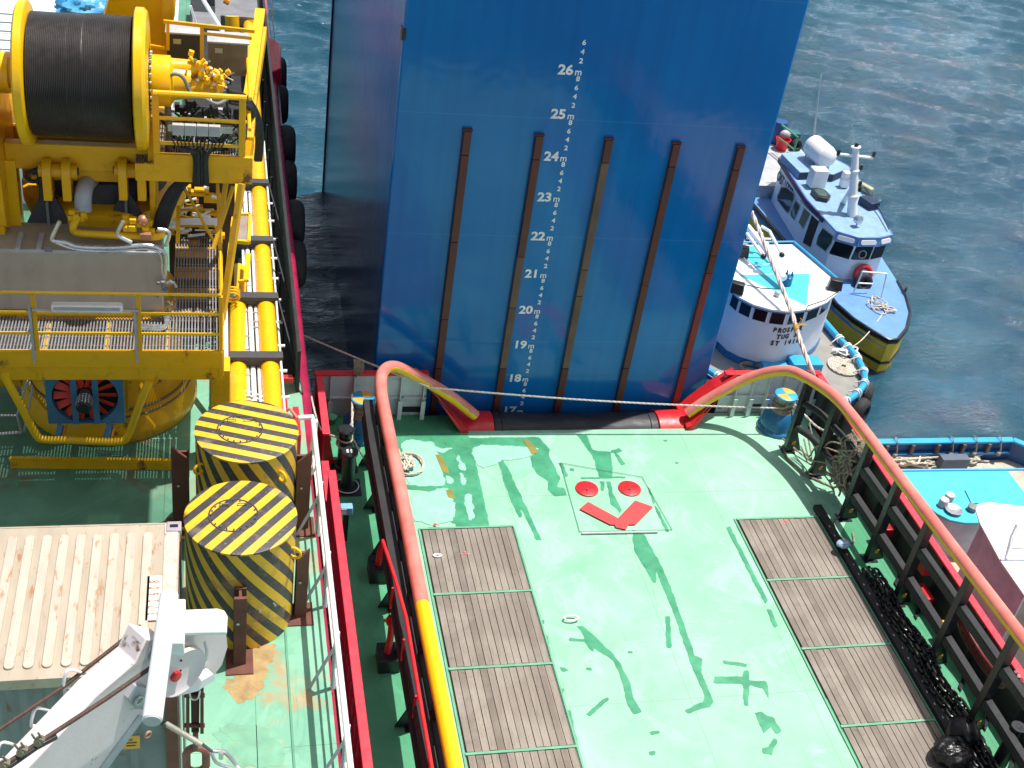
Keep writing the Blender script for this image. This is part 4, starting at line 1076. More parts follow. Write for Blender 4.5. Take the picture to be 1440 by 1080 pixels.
c = at(1213, 262, z=zr + .15); MB().box(c, (.22, .85, .22), Matrix.Rotation(.42, 3, 'Z')).obj('canvas_roll', mat('khaki_canvas', (.36, .36, .22), .8), rof, bevel=.04)
c = at(1189, 252, z=zr + .3); MB().box(c, (.26, .26, .55)).obj('vent_box', WHT, rof, bevel=.02)
b = at(1143, 205, z=zr + .2); MB().tube([b, at(1148, 160, y=b.y), at(1155, 104, y=b.y)], [.04, .03, .018], 8).obj('tall_aerial', LGRY, rof)
# life raft canister
lr = thing('liferaft_canister', 'ribbed white life raft canister lying on the launch\'s pale blue roof', 'life raft', at(1152, 222, z=zr + .3))
ax = (at(1168, 226, z=1.9) - at(1138, 200, z=1.9)).normalized(); c = at(1153, 213, z=1.85)
prof = [(.02, -.66), (.24, -.62), (.36, -.50)]
for k in range(9): prof += [(.39, -.46 + k * .105), (.365, -.41 + k * .105)]
prof += [(.36, .52), (.24, .64), (.02, .68)]
MB().lathe(prof, c, ax, 28).obj('canister_shell', CREAM, lr)
side_ = ax.cross(V((0, 0, 1))).normalized()
m = MB()
for e in (-.35, .35):
    for s_ in (-.25, .25): m.cyl(c + ax * e + side_ * s_, c + ax * e + side_ * s_ * 1.1 - V((0, 0, .5)), .03, n=8)
m.obj('cradle', LGRY, lr)
# front rail, lifebuoy and tyre, rope
fr0 = at(1197, 413, z=zd); fr1 = at(1240, 415, z=zd)
m = MB()
for a, b in ((at(1199, 414, z=zd), at(1213, 382, y=at(1199, 414, z=zd).y + .1)), (at(1239, 420, z=zd), at(1247, 385, y=at(1239, 420, z=zd).y + .1))): m.tube([a, b], .028, 8)
a = at(1213, 382, y=at(1199, 414, z=zd).y + .1); b = at(1247, 385, y=at(1239, 420, z=zd).y + .1); m.tube([a, b], .028, 8); m.tube([at(1206, 398, y=a.y), at(1227, 399, y=a.y)], .025, 8)
m.obj('pipe_guard', WHT, la)
fy = fw[1].lerp(fw[2], .35).y - .22
c = at(1213.5, 386, y=fy); t = thing('lifebuoy', 'red lifebuoy hung on the launch\'s white cabin front above the tyre', 'lifebuoy', c)
MB().torus(c, (0, -1, .25), .27, .085, 28, 10).obj('ring', BUOY, t)
MB().torus(c + V((0, -.03, 0)), (0, -1, .25), .17, .02, 20, 6).obj('grab_line', LGRY, t)
c = at(1213.5, 397, y=fy - .22); tyre(c, (0, -1, .25), .33, .11, 'black tyre propped against the launch\'s cabin front below the red lifebuoy', 'tyres on the boats')
c = at(1235, 428, z=zd + .03); m = MB(); rs = random.Random(9)
m.rope(spline([V((c.x + rs.uniform(-.45, .45), c.y + rs.uniform(-.5, .5), zd + rs.uniform(.03, .14))) for _ in range(22)], 6), .022)
tag(m.obj('rope_heap', ROPE), 'heap of pale rope on the launch\'s blue foredeck', 'rope')
m = MB(); m.rope(spline(sag(at(1242, 440, z=zd + .05), at(1197, 488, z=-.0), .25, 12), 2), .018)
tag(m.obj('bow_line', ROPE), 'thin white line from the launch\'s bow down to the tug\'s gunwale', 'rope')
MB().lathe([(.04, 0), (.04, .2), (.08, .22)], at(1272, 412, z=zd), n=10).obj('cleat_post', BLK, la)
# clutter on the launch's after deck
za = -.05; MB().prism([(18.7, 37.6), (22.1, 37.6), (22.1, 42.8), (18.7, 42.8)], zd, za).obj('after_deck', LGRY, la)
m = MB(); gr = [at(1100, 176, z=za + 1.1), at(1122, 193, z=za + 1.1)]; m.tube([gr[0], gr[1], V((gr[1].x, gr[1].y, za))], .04, 8); m.tube([gr[0] - V((0, 0, .5)), gr[1] - V((0, 0, .5))], .03, 8); m.obj('after_rail', GRNP, la)
c = at(1098, 210, z=za); MB().lathe([(.20, 0), (.28, .42), (.30, .44), (.27, .44), (.19, .05)], c, n=20).obj('red_bucket', RED).location = c
bk = bpy.data.objects['red_bucket']; tag(bk, 'bright red bucket on the launch\'s after deck', 'bucket')
c = at(1090, 200, z=za); o = MB().lathe([(.28, 0), (.30, .1), (.28, .45), (.30, .8), (.27, .88), (.0, .88)], c, n=24).obj('drum', DBLU); tag(o, 'blue plastic drum half hidden behind the blue column on the launch', 'drum')
c = at(1110, 205, z=za); o = MB().box(c + V((0, 0, .3)), (.5, .45, .6)).obj('crate', mat('teal_crate', (.02, .12, .15), .5), bevel=.03); tag(o, 'dark teal crate beside the red bucket on the launch', 'crate')
c = at(1102, 199, z=za + .2); o = MB().sphere(c + V((0, 0, .3)), .24, 14, 9, (1, .8, .7)).obj('canvas_bundle', LGRY); tag(o, 'pale cloth bundle behind the red bucket on the launch', 'bundle')
c = at(1118, 211, z=za); tyre(c + V((0, 0, .2)), (.3, -1, .2), .26, .09, 'small black tyre at the foot of the launch\'s green after rail', 'tyres on the boats')

# ================================================================== CYAN WORKBOAT
cb = thing('cyan_workboat', 'cyan and blue open workboat with white canopy alongside the right side of the supply boat', 'boat', (18.6, 17, -1.8))
MB().prism([(15.62, 4), (21.6, 4), (21.6, 22.2), (20.9, 22.75), (15.62, 22.75)], -2.6, -.62).obj('hull', DBLU, cb)
MB().prism([(15.7, 4), (21.5, 4), (21.5, 22.1), (20.8, 22.6), (15.7, 22.6)], -.618, -.60).obj('deck', mat('beige_deck', (.46, .42, .34), .7, scale=2, dirt=.4), cb)
edge = [(15.66, 22.68), (20.75, 22.68), (21.35, 22.15), (21.5, 21.4), (21.5, 4)]
wl = MB(); cp = MB()
for a, b in zip(edge[:-1], edge[1:]):
    wl.bar((a[0], a[1], -.30), (b[0], b[1], -.30), .07, .60); cp.bar((a[0], a[1], .015), (b[0], b[1], .015), .20, .06)
wo = wl.obj('side_plank', DBLU, cb); cp.obj('gunwale', SKYB, cb, bevel=.01)
m = MB(); m.b2((15.7, 22.52, -.34), (20.7, 22.64, -.29)); m.obj('inner_stringer', CBLU, wo)
m = MB()
for x in np.arange(16.2, 20.7, .75): m.b2((x, 22.53, -.29), (x + .09, 22.64, -.02))
m.objs('rib', mat('old_wood_rib', (.16, .12, .10), .8), wo)
# cabin block
cz = .55; pxs = [(1236, 663), (1417, 661), (1440, 691), (1470, 735), (1357, 735), (1336, 731), (1318, 722), (1300, 708), (1240, 690)]
q = [at(a, b, z=cz) for a, b in pxs]; qq = [(p.x, p.y) for p in q]
cabin = MB().prism(qq, cz - .07, cz).obj('cabin_roof', CYAN, cb, bevel=.02)
MB().prism(shrink(qq, .955, (17.6, 19.8)), -.598, cz - .075).obj('cabin_wall', mat('lilac_grey', (.55, .54, .64), .5), cb)
m = MB(); m.tube([at(1236, 662, z=cz + .01), at(1440, 660, z=cz + .01)], .035, 8); m.obj('roof_front_edge', SKYB, cabin)
m = MB(); a = [at(1357, 690, z=cz + .01), at(1366, 708, z=cz + .01), at(1384, 708, z=cz + .01)]; m.tube(a, .012, 6); m.obj('hatch_line', DBLU, cabin)
for i, (x, y, mt, rr_, lab) in enumerate(((1325, 711, WHT, .11, 'white paint tin nearer the camera on the cyan cabin roof'), (1333, 704, WHT, .11, 'white paint tin farther from the camera on the cyan cabin roof'))):
    c = at(x, y, z=cz + .01); t = thing('paint_tin', lab, 'tin', c, 'paint tins on the cyan roof')
    MB().lathe([(rr_, 0), (rr_, .18), (rr_ * .93, .185)], c, n=24).obj('body', LGRY, t); MB().lathe([(rr_ * .93, .186), (rr_ * .9, .2), (0, .2)], c, n=24).obj('lid', mt, t)
c = at(1340, 719, z=cz + .01); m = MB().lathe([(.12, 0), (.19, .06), (.21, .07), (.18, .06), (.1, .015)], c, n=26); o = m.obj('dish', ALU); tag(o, 'shallow metal dish next to the two white paint tins', 'dish')
c = at(1366, 717, z=cz + .01); o = MB().lathe([(.10, 0), (.12, .12), (.05, .14)], c, n=14).obj('small_pot', GRY); tag(o, 'small grey pot beside the white canopy edge', 'pot')
# white canopy
zc = 1.35; q = [at(a, b, z=zc) for a, b in ((1372, 716), (1376, 708), (1392, 706), (1440, 712), (1560, 740), (1560, 980), (1440, 836), (1406, 787), (1378, 735))]
can = MB().prism([(p.x, p.y) for p in q], zc - .05, zc).obj('canopy', WHT, cb, bevel=.01)
m = MB(); e0 = q[8]; e1 = q[6]
MB().ext([q[8] + V((.05, .02, -.06)), q[7] + V((.05, .02, -.06)), q[6] + V((.05, .02, -.06)), q[6] + V((.05, .02, -1.9)), q[7] + V((.05, .02, -1.9)), q[8] + V((.05, .02, -1.9))], (.04, 0, 0)).obj('canopy_side', mat('lilac_grey', (.55, .54, .64), .5), cb)
for a, b in ((1405, 780), (1392, 757)):
    p = at(a, b, z=zc - .05); MB().box((p.x + .02, p.y, .36), (.08, .08, 1.9)).obj('canopy_post', mat('grey_blue_post', (.22, .24, .32), .5), cb)
m = MB(); l0 = [at(1438, 720, z=zc + .35), at(1420, 787, z=zc + .02)]; 
m.tube([at(1440, 722, z=zc + .3), at(1432, 740, z=zc + .3), at(1415, 786, z=zc + .05)], .025, 8); m.tube([at(1432, 745, z=zc + .25), at(1470, 745, z=zc + .25)], .018, 6); m.tube([at(1424, 763, z=zc + .15), at(1470, 765, z=zc + .15)], .018, 6); m.tube([at(1407, 787, z=zc + .02), at(1470, 787, z=zc + .02)], .02, 6)
m.obj('canopy_ladder', mat('lilac_grey', (.55, .54, .64), .5), can)
for cxp, cyp, sc, lab, n_ in ((1268, 648, (.85, .30), 'long pale rope heap left of the grey box in the cyan boat', 30), (1345, 645, (.75, .24), 'pale rope heap right of the grey box in the cyan boat', 24)):
    c = at(cxp + 12, cyp, z=-.5); m = MB(); rs = random.Random(cxp); pts = []
    for k in range(n_): a = k * 2.6 + rs.uniform(-.4, .4); f = .55 + .45 * rs.random(); pts.append(V((c.x + math.cos(a) * sc[0] * f, c.y + math.sin(a) * sc[1] * f, -.55 + k * .007)))
    m.rope(spline(pts, 8), .028); tag(m.obj('rope_heap', ROPE), lab, 'rope', 'rope heaps in the cyan boat')
c = at(1340, 650, z=-.35); o = MB().box(c, (.80, .25, .36)).obj('grey_crate', mat('slate_grey', (.10, .12, .17), .6), bevel=.01); tag(o, 'slate grey box between the two rope heaps in the cyan boat', 'box')
for x, y in ((1270, 636), (1350, 636), (1384, 636), (1420, 637)):
    c = at(x, y, z=.02); m = MB(); m.torus((c.x, 22.68, .0), (1, 0, 0), .13, .018, 14, 5); m.rope(spline([V((c.x, 22.56, -.02)), V((c.x + .03, 22.5, -.2)), V((c.x - .02, 22.5, -.33)), V((c.x + .05, 22.46, -.25))], 5), .022); m.sphere((c.x, 22.5, -.30), .07, 8, 6)
    m.obj('cleat_knot', ROPED, cb)

# ================================================================== WORK VESSEL (left, higher deck)
ZL = 4.7
wv = thing('work_vessel', 'work vessel with worn green deck and yellow machinery, alongside the left of the supply boat', 'ship', (-6, 18, -1.8))
HX = 1.62
MB().b2((-13, -3, ZL - .10), (HX - .04, 44, ZL)).obj('deck', DECK2, wv, origin=(0, 20, ZL), smooth=False)
MB().b2((-13.05, -3.05, -4), (HX, 44.05, ZL - .105)).obj('hull', MAG, wv, smooth=False)
m = MB(); m.tube([(HX + .0, y, ZL - .12) for y in (16.6, 24, 32, 44)], .13, 12); m.tube([(HX + .03, y, ZL - 1.3) for y in (-3, 16, 30, 44)], .13, 12); m.obj('rubbing_bar', MAG, wv)
m = MB(); m.ext([(HX - .1, 33.2, ZL - .3), (HX + .28, 33.6, ZL - .3), (HX + .34, 35.5, ZL - .3), (HX - .1, 36.2, ZL - .3)], (0, 0, .5)); m.obj('hull_sponson', RED, wv, bevel=.04)
# deck coaming lines
m = MB(); a = at(15, 650, z=ZL + .1); b = at(243, 653, z=ZL + .1); m.bar(a, b, .06, .2); m.obj('deck_coaming', YEL, wv)
m = MB()
for k in range(5): m.b2((.55 + .004 * k, 6, ZL + .002), (.56 + .004 * k, 11.5, ZL + .003 + .001 * k)) if k == 0 else None
m.b2((1.0, 2, ZL), (1.03, 16, ZL + .02)); m.obj('weld_bead', mat('weld_green', (.10, .28, .18), .6), wv)
pt = MB()
for i, pxs in enumerate([[(300, 1030), (340, 1018), (372, 1022), (400, 1060), (396, 1080), (320, 1080)], [(309, 1022), (330, 1018), (343, 1030), (338, 1040), (318, 1036)]]):
    q = [at(a, b, z=ZL) for a, b in pxs]; pt.prism(rough_edge([(v.x, v.y) for v in q], .06, .05), ZL + .001, ZL + .003 + i * .002)
pt.objs('repainted_patch', mat('dull_green_patch', (.15, .36, .24), .6, scale=4, dirt=.6, dirtcol=(.26, .30, .16)), wv)
st = MB(); q = [at(a, b, z=ZL) for a, b in ((346, 915), (375, 905), (392, 912), (380, 930), (372, 960), (352, 985), (330, 985), (318, 965), (326, 940))]
st.prism(rough_edge([(v.x, v.y) for v in spline(q, 4, True)], .09, .04), ZL + .0012, ZL + .0022); st.obj('rust_bloom', mat('rust_bloom', (.38, .24, .10), .8, scale=5, var=.3, dirt=.75, dirtcol=(.22, .40, .24)), wv)
MB().prism([(-12.9, 12.2), (-.42, 12.2), (-.42, 16.6), (-1.2, 17.1), (-1.2, 19.9), (1.2, 20.2), (1.2, 43.6), (-12.9, 43.6)], ZL + .0003, ZL + .001).obj('deck_shade_sheet', deck_mat('shade_dark_deck', (.06, .19, .12), (.11, .28, .19), (.10, .16, .09), (.16, .09, .04), .56, 3.1), wv, smooth=False)  # darker green sheet, the crane's shade painted into the deck colour
# tyres along its side
TY = [((1.93, 35.9, 3.75), 'topmost tyre on the left vessel\'s side, under the red bulge'), ((1.93, 34.6, 3.4), 'second tyre from the top on the left vessel\'s side'),
      ((1.93, 31.0, 3.75), 'upper tyre of the middle pair on the left vessel\'s side'), ((1.93, 30.0, 3.2), 'lower tyre of the middle pair on the left vessel\'s side'),
      ((1.93, 26.9, 3.65), 'upper tyre of the nearest pair on the left vessel\'s side'), ((1.93, 25.9, 3.1), 'lower tyre of the nearest pair on the left vessel\'s side')]
for c, l in TY: tyre(V(c), (1, 0, 0), .58, .19, l, 'tyres along the side of the work vessel')
# white handrail
hr = thing('handrail', 'white three bar handrail along the edge of the worn green deck beside the red bulwark', 'handrail', (1.62, 9, ZL))
m = MB(); m.tube([(1.36, 16.28, 5.8), (1.60, 16.30, 5.8), (1.59, 16.2, 5.8), (1.58, -2, 5.8)], .042, 12); m.obj('top_rail', WHT, hr)
for z in (5.45, 5.1): MB().cyl((1.62, 16.2, z), (1.62, -2, z), .017, n=8).obj('mid_rail', WHT, hr)
y = 16.2; i = 0
while y > -2:
    MB().cyl((1.62, y, ZL), (1.62, y, 5.8), .05 if i == 0 else .024, n=10).obj('stanchion', WHT, hr)
    if i: MB().bar((1.60, y + .02, ZL + .02), (1.60, y + .02, 5.6), .06, .012, (0, 1, 0)).obj('flat_bar', LGRY, hr); MB().bar((1.28, y, ZL + .02), (1.60, y, ZL + .85), .045, .012, (0, 1, 0)).obj('raking_bar', LGRY, hr)
    y -= 1.55; i += 1
m = MB(); m.cyl((1.30, 15.55, 5.35), (1.66, 15.55, 5.35), .04, n=10); m.cyl((1.38, 15.55, 5.35), (1.40, 15.55, 5.35), .07, n=10); m.cyl((1.56, 15.55, 5.35), (1.60, 15.55, 5.35), .08, n=10); m.obj('end_fitting', WHT, hr)
# striped tanks
def tank(px, py, label, lid_dir, k, gap):
    c = at(px, py, z=ZL); R0 = .75; h = 1.83
    t = thing('striped_tank', label, 'tank', (c.x, c.y, ZL), 'black and yellow striped tanks')
    sh = stripes_mat('tank_side_stripes_%d' % gap, False, 0); 
    for nd in sh.node_tree.nodes:
        if nd.type == 'MATH' and nd.operation == 'MULTIPLY' and abs(nd.inputs[1].default_value - .5) < 1e-6: nd.inputs[1].default_value = k
    MB().lathe([(R0, 0), (R0, h - .03)], (c.x, c.y, ZL + .004), n=72).obj('shell', sh, t, origin=(c.x, c.y, ZL))
    p, q = at(*lid_dir[0], z=ZL + h), at(*lid_dir[1], z=ZL + h); d = (q - p).normalized()
    ang = math.atan2(-d.y, d.x)   # stripes run along d
    ld = MB().lathe([(R0 + .012, h - .028), (R0 + .012, h), (R0 - .01, h + .008), (0, h + .008)], (c.x, c.y, ZL + .004), n=72).obj('lid', stripes_mat('tank_lid_stripes_%d' % gap, True, ang), t, origin=(c.x, c.y, ZL))
    hx, hy = c.x - .10, c.y + .02
    MB().torus((hx, hy, ZL + h + .016), (0, 0, 1), .33, .012, 44, 6, .6).obj('manhole_ring', DGRY, ld)
    m = MB()
    for i in range(20): a = i * math.pi / 10; m.cyl((hx + .30 * math.cos(a), hy + .30 * math.sin(a), ZL + h + .008), (hx + .30 * math.cos(a), hy + .30 * math.sin(a), ZL + h + .03), .012, n=6)
    m.obj('manhole_bolt', DGRY, ld)
    for dx in (-.12, .12): MB().tube([(hx + dx - .06, hy + .2, ZL + h + .01), (hx + dx - .06, hy + .2, ZL + h + .05), (hx + dx + .06, hy + .2, ZL + h + .05), (hx + dx + .06, hy + .2, ZL + h + .01)], .008, 6).obj('lid_handle', GRY, ld)
    for a in ((-2.6, -.9) if gap == 1 else (-3.3, -.45)):
        nn = V((math.cos(a), math.sin(a), 0)); MB().torus(V((c.x, c.y, ZL + h - .38)) + nn * (R0 + .05), nn.cross(V((0, 0, 1))), .085, .022, 20, 8).obj('lifting_lug', YELC, t)
    m = MB()
    for a in (-1.25, -.95): nn = V((math.cos(a), math.sin(a), 0)); m.cyl(V((c.x, c.y, ZL + .75)) + nn * R0, V((c.x, c.y, ZL + .75)) + nn * (R0 + .05), .018, n=8)
    m.obj('fitting', STEEL, t)
tank(345, 735, 'farther striped tank whose lid stripes run nearly level, in front of the yellow pipes', ((280, 600), (400, 624)), .5, 1)
tank(337, 860, 'nearer striped tank whose lid stripes slant up to the right, beside the container corner', ((262, 750), (345, 683)), .60, 2)
for (x, y, h, wd, lab) in ((-.47, 14.88, 1.45, .25, 'brown steel post left of the farther striped tank'), (1.36, 14.8, 1.40, .22, 'brown steel post between the farther tank and the white handrail'),
                      (1.24, 12.91, 1.15, .17, 'brown steel post right of the nearer striped tank'), (.36, 12.05, 1.34, .17, 'brown steel post in front of the nearer striped tank')):
    t = thing('steel_post', lab, 'post', (x, y, ZL), 'brown posts round the striped tanks')
    m = MB(); hs = .18; m.ext([(x - wd / 2, y, ZL), (x + wd / 2, y, ZL), (x + wd / 2, y, ZL + h + (hs if x > .5 else -.05)), (x - wd / 2, y, ZL + h + (hs if x < 0 else -.05))], (0, .05, 0)); m.b2((x - .02, y + .05, ZL), (x + .02, y + .22, ZL + h - .1)); m.b2((x - wd / 2, y + .22, ZL), (x + wd / 2, y + .26, ZL + h - .08))
    m.obj('web', RUST if h > 1.3 and x > 0 and x < 1 else BRN, t, bevel=.006, smooth=False)
    MB().box((x, y + .05, ZL + .012), (wd + .2, .45, .02)).obj('base_plate', RUST, t)
    MB().cyl((x - .03, y - .02, ZL + h * .62), (x - .03, y, ZL + h * .62), .022, n=10).obj('bolt', STEEL, t)

# ---- container
zc0 = 7.3; K0 = (-6.5, 9.70); K1 = (-.40, 12.14)
co = thing('shipping_container', 'rust stained cream topped shipping container with grey sides, at the lower left', 'container', (-3.4, 10.9, ZL))
MB().b2((K0[0] + .05, K0[1] + .06, ZL + .15), (K1[0] - .05, K1[1] - .06, zc0 - .06)).obj('box_core', CSIDE, co, smooth=False)
m = MB(); x = K0[0] + .2
while x < K1[0] - .3:
    m.ext([(x, K0[1] + .06, ZL + .2), (x + .05, K0[1] + .02, ZL + .2), (x + .13, K0[1] + .02, ZL + .2), (x + .18, K0[1] + .06, ZL + .2)], (0, 0, 2.25)); x += .28
m.obj('side_corrugation', CSIDE, co, smooth=False)
m = MB(); y = K0[1] + .2
while y < K1[1] - .25:
    m.ext([(K1[0] - .05, y, ZL + .2), (K1[0] - .015, y + .04, ZL + .2), (K1[0] - .015, y + .11, ZL + .2), (K1[0] - .05, y + .15, ZL + .2)], (0, 0, 2.25)); y += .24
m.obj('end_corrugation', CSIDE, co, smooth=False)
rt = MB().b2((K0[0], K0[1], zc0 - .06), (K1[0], K1[1], zc0 - .02)).obj('roof', CTOP, co, bevel=.008)
m = MB(); x = K0[0] + .16
while x < K1[0] - .42:
    pts = [V((x + .075 + .055 * math.cos(a), K1[1] - .17 - .055 + .055 * math.sin(a), zc0 - .0195)) for a in [k * math.pi / 6 for k in range(7)]] + [V((x + .075 + .055 * math.cos(a), K0[1] + .14 + .055 + .055 * math.sin(a), zc0 - .0195)) for a in [math.pi + k * math.pi / 6 for k in range(7)]]
    m.ext(pts, (0, 0, .026)); x += .196
m.obj('roof_corrugation', CRIB, rt, bevel=.006, smooth=False)
m = MB(); m.b2((K1[0] - .18, K0[1] + .02, zc0 - .019), (K1[0] - .02, K1[1] - .02, zc0 - .005)); m.obj('end_header', mat('pale_header', (.52, .45, .40), .7, scale=4, dirt=.5, rust=.15), rt)
m = MB()
for yy in (K0[1], K1[1]): m.b2((K0[0], yy - .012, zc0 - .16), (K1[0], yy + .012, zc0 - .014))
m.objs('top_rail', CTOP, co)
m = MB()
for xx in (K0[0], K1[0]):
    for yy in (K0[1], K1[1]): m.box((xx + (-.06 if xx > -1 else .06), yy + (.06 if yy < 11 else -.06), ZL + 1.24), (.14, .14, 2.3))
m.objs('corner_post', RUST, co)
for xx in (K1[0] - .07, K0[0] + .07):
    for yy in (K0[1] + .08, K1[1] - .08):
        cc = MB().box((xx, yy, zc0 - .05), (.18, .178, .12)).obj('corner_casting', mat('lilac_casting', (.36, .32, .36), .6), co, bevel=.01); MB().box((xx, yy, zc0 + .0115), (.10, .055, .003)).obj('lock_slot', BLK, cc)
p0 = at(214, 862, z=zc0); p1 = at(217, 817, z=zc0); XN = p1.x + .01
MB().b2((XN - .09, p0.y - .12, zc0 + .0035), (XN + .08, p1.y + .08, zc0 + .0065)).obj('number_patch', mat('number_cream', (.74, .68, .60), .6), rt)
items = []
for j, ch in enumerate('372608'):
    items.append((ch, .17, (XN, p0.y - .02 + (p1.y - p0.y) * j / 5, zc0 + .010), (0, 1, 0), (-1, 0, 0), .0, .55))
put_text('roof_number', items, mat('number_brown', (.30, .20, .14), .7), rt)
p = at(99, 973, y=K0[1]); put_text('side_mark', [('5', .22, (p.x, K0[1] + .012, p.z), (1, 0, 0), (0, 0, 1), .006, .8)], LETB, co)
MB().box((p.x, K0[1] + .017, p.z), (.16, .006, .26)).obj('mark_patch', LGRY, co)
p = at(184, 1045, y=K0[1]); MB().box((p.x, K0[1] + .012, p.z), (.20, .012, .22)).obj('hazard_label', SIGN, co)
m = MB(); m.box((p.x, K0[1] + .004, p.z), (.13, .006, .014)); m.box((p.x - .02, K0[1] + .004, p.z + .05), (.08, .006, .014)); m.box((p.x, K0[1] + .004, p.z - .05), (.10, .006, .014)); m.obj('label_mark', LETB, co)
for k, xx in enumerate((K1[0] + .02, K1[0] + .06)):
    MB().cyl((xx, K0[1] + .25 + .3 * k, ZL + .1), (xx, K0[1] + .25 + .3 * k, zc0 - .1), .018, n=8).obj('locking_bar', STEEL, co)

# ---- twin pipes, saddles, conduits along the side
pp = thing('pipe_run', 'pair of long yellow pipes held by dark saddles along the side of the left vessel', 'pipes', (.7, 24, ZL))
PZ = 5.55
MB().tube([(.98, 16.7, PZ), (.98, 22, PZ), (1.02, 30, PZ), (1.04, 36, PZ)], .165, 18).obj('pipe', YELP, pp)
MB().tube([(.42, 16.9, PZ), (.44, 19, PZ), (.50, 21.4, PZ)], .155, 18).obj('pipe', YELP, pp)
for i, py in enumerate((257, 338, 418, 502)):
    y = at(350, py, z=PZ + .18).y; m = MB()
    m.b2((.28 if i == 3 or i == 2 else .45, y - .10, PZ + .165), (1.20, y + .10, PZ + .24)); m.b2((.40, y - .05, ZL), (.52, y + .05, PZ + .165)); m.b2((.90, y - .05, ZL), (1.02, y + .05, PZ + .165))
    m.ext([(.22, y - .06, PZ + .165), (.52, y - .06, PZ - .2), (.9, y - .06, PZ - .2), (1.18, y - .06, PZ + .165)], (0, .12, 0))
    if i < 3: m.add([(1.18, y, PZ + .23), (1.6, y - 1.7, ZL + .05), (1.6, y - 1.7, ZL + .02), (1.18, y, PZ + .2), (1.20, y + .05, PZ + .23), (1.62, y - 1.65, ZL + .05), (1.62, y - 1.65, ZL + .02), (1.20, y + .05, PZ + .2)], [(0, 1, 2, 3), (7, 6, 5, 4), (0, 4, 5, 1), (3, 2, 6, 7), (0, 3, 7, 4), (1, 5, 6, 2)]); 
    m.obj('saddle', DGRY, pp, bevel=.006)
for x, r in ((.60, .028), (.69, .045), (.79, .030), (.87, .012)):
    MB().tube([(x, 16.2, PZ - .02), (x, 20, PZ), (x + .01, 26, PZ)], r, 8).obj('conduit', WHT, pp)
m = MB(); rs = random.Random(4)
for k in range(22): m.torus((.60 + .09 * rs.randint(0, 2), rs.uniform(16.4, 25), PZ), (0, 1, 0), .05, .014, 10, 5)
m.obj('conduit_clamp', LGRY, pp)
m = MB()
for k in range(8): m.box((.45 + rs.uniform(-.1, .35), 16.3 + rs.uniform(0, .8), 5.35 + rs.uniform(-.1, .2)), (rs.uniform(.08, .25), rs.uniform(.08, .3), rs.uniform(.08, .25)))
for k in range(4): m.tube([(.36, 16.9 + .12 * k, 5.62), (.6, 16.86 + .12 * k, 5.66), (.88, 16.75 + .12 * k, 5.6)], .014, 6)
m.obj('white_valve_block', WHT, pp, bevel=.01)
m = MB(); m.tube([at(322, 577, z=5.2), at(319, 540, z=5.5), at(311, 418, z=6.6)], .055, 12); o = m.obj('leaning_pole', WHT, pp)
# black strip standing in for the shaded deck between pipes and hull edge
m = MB(); m.b2((1.22, 19, ZL), (1.56, 36, ZL + .06)); m.b2((1.48, 18.5, ZL), (1.54, 40, ZL + .9)); m.obj('shade_strip', BLKM, wv)
m = MB()
for k in range(12): m.cyl((1.30, 20 + k * 1.4, ZL), (1.30, 20 + k * 1.4, ZL + .8), .03, n=6)
m.objs('side_post', BLK, wv)
# red fittings at the end of the pipes
m = MB(); a = at(398, 533, z=5.0); m.box(a, (.35, .12, .12)); m.box(at(384, 545, z=5.0), (.12, .5, .1)); m.b2((1.15, 16.6, ZL), (1.28, 17.9, ZL + .35)); m.b2((1.35, 16.6, ZL), (1.45, 17.4, ZL + .5)); m.obj('red_bracket', RED, wv, bevel=.01)
m = MB(); m.tube([at(418, 588, z=5.2), at(408, 575, z=5.3), at(398, 578, z=5.2), at(398, 600, z=5.0)], .03, 8); m.obj('pink_hoop', PINK, wv)

# ---- the large yellow crane
kr = thing('pedestal_crane', 'large yellow winch crane with black wire drum, walkways and weathered grey box', 'crane', (-1.9, 18.3, ZL))
PCx, PCy = -1.72, 18.45
MB().lathe([(1.42, 0), (1.46, .1), (1.46, .25), (1.28, .7), (1.15, 1.4), (1.15, 2.2)], (PCx, PCy, ZL + .003), n=56).obj('pedestal', YEL, kr)
m = MB()
for z in (.35, .5, .62): m.torus((PCx, PCy, ZL + z), (0, 0, 1), 1.47 - z * .22, .022, 56, 6)
m.objs('pedestal_band', OLIV, kr)
# walkway
def grating(x0, x1, y0, y1, z, par, step=.06):
    m = MB(); x = x0
    while x < x1: m.b2((x, y0, z - .075), (x + .020, y1, z)); x += step * .8
    y = y0
    while y < y1: m.b2((x0, y, z - .022), (x1, y + .008, z - .004)); y += .24
    return m.obj('grating', GRATE, par, smooth=False)
GZ = 7.0; GY = 16.32; GX = .13
grating(-5.6, GX - .02, GY + .02, 17.4, GZ, kr); grating(-.62, GX - .02, 17.42, 20.2, GZ, kr)
MB().b2((-5.6, GY + .06, GZ - .12), (GX - .1, 17.3, GZ - .10)).obj('walkway_underplate', DGRY, kr) if False else None
m = MB(); m.b2((-5.6, GY - .06, GZ - .20), (GX + .03, GY, GZ + .10)); m.b2((-5.6, GY - .04, GZ - .44), (GX + .03, GY - .0, GZ - .205)); m.b2((GX - .02, GY + .002, GZ - .40), (GX + .05, 20.2, GZ + .10)); m.b2((-5.6, 17.41, GZ - .24), (-.66, 17.46, GZ + .06)); m.obj('walkway_beam', YEL, kr, bevel=.008)
m = MB()
for x in np.arange(-5.2, .1, .9): m.b2((x, GY + .01, GZ - .22), (x + .06, 17.4, GZ - .035))
for y in np.arange(17.6, 20.1, .7): m.b2((-.62, y, GZ - .22), (GX - .03, y + .06, GZ - .035))
m.objs('walkway_joist', YEL, kr)
yr = GY - .02
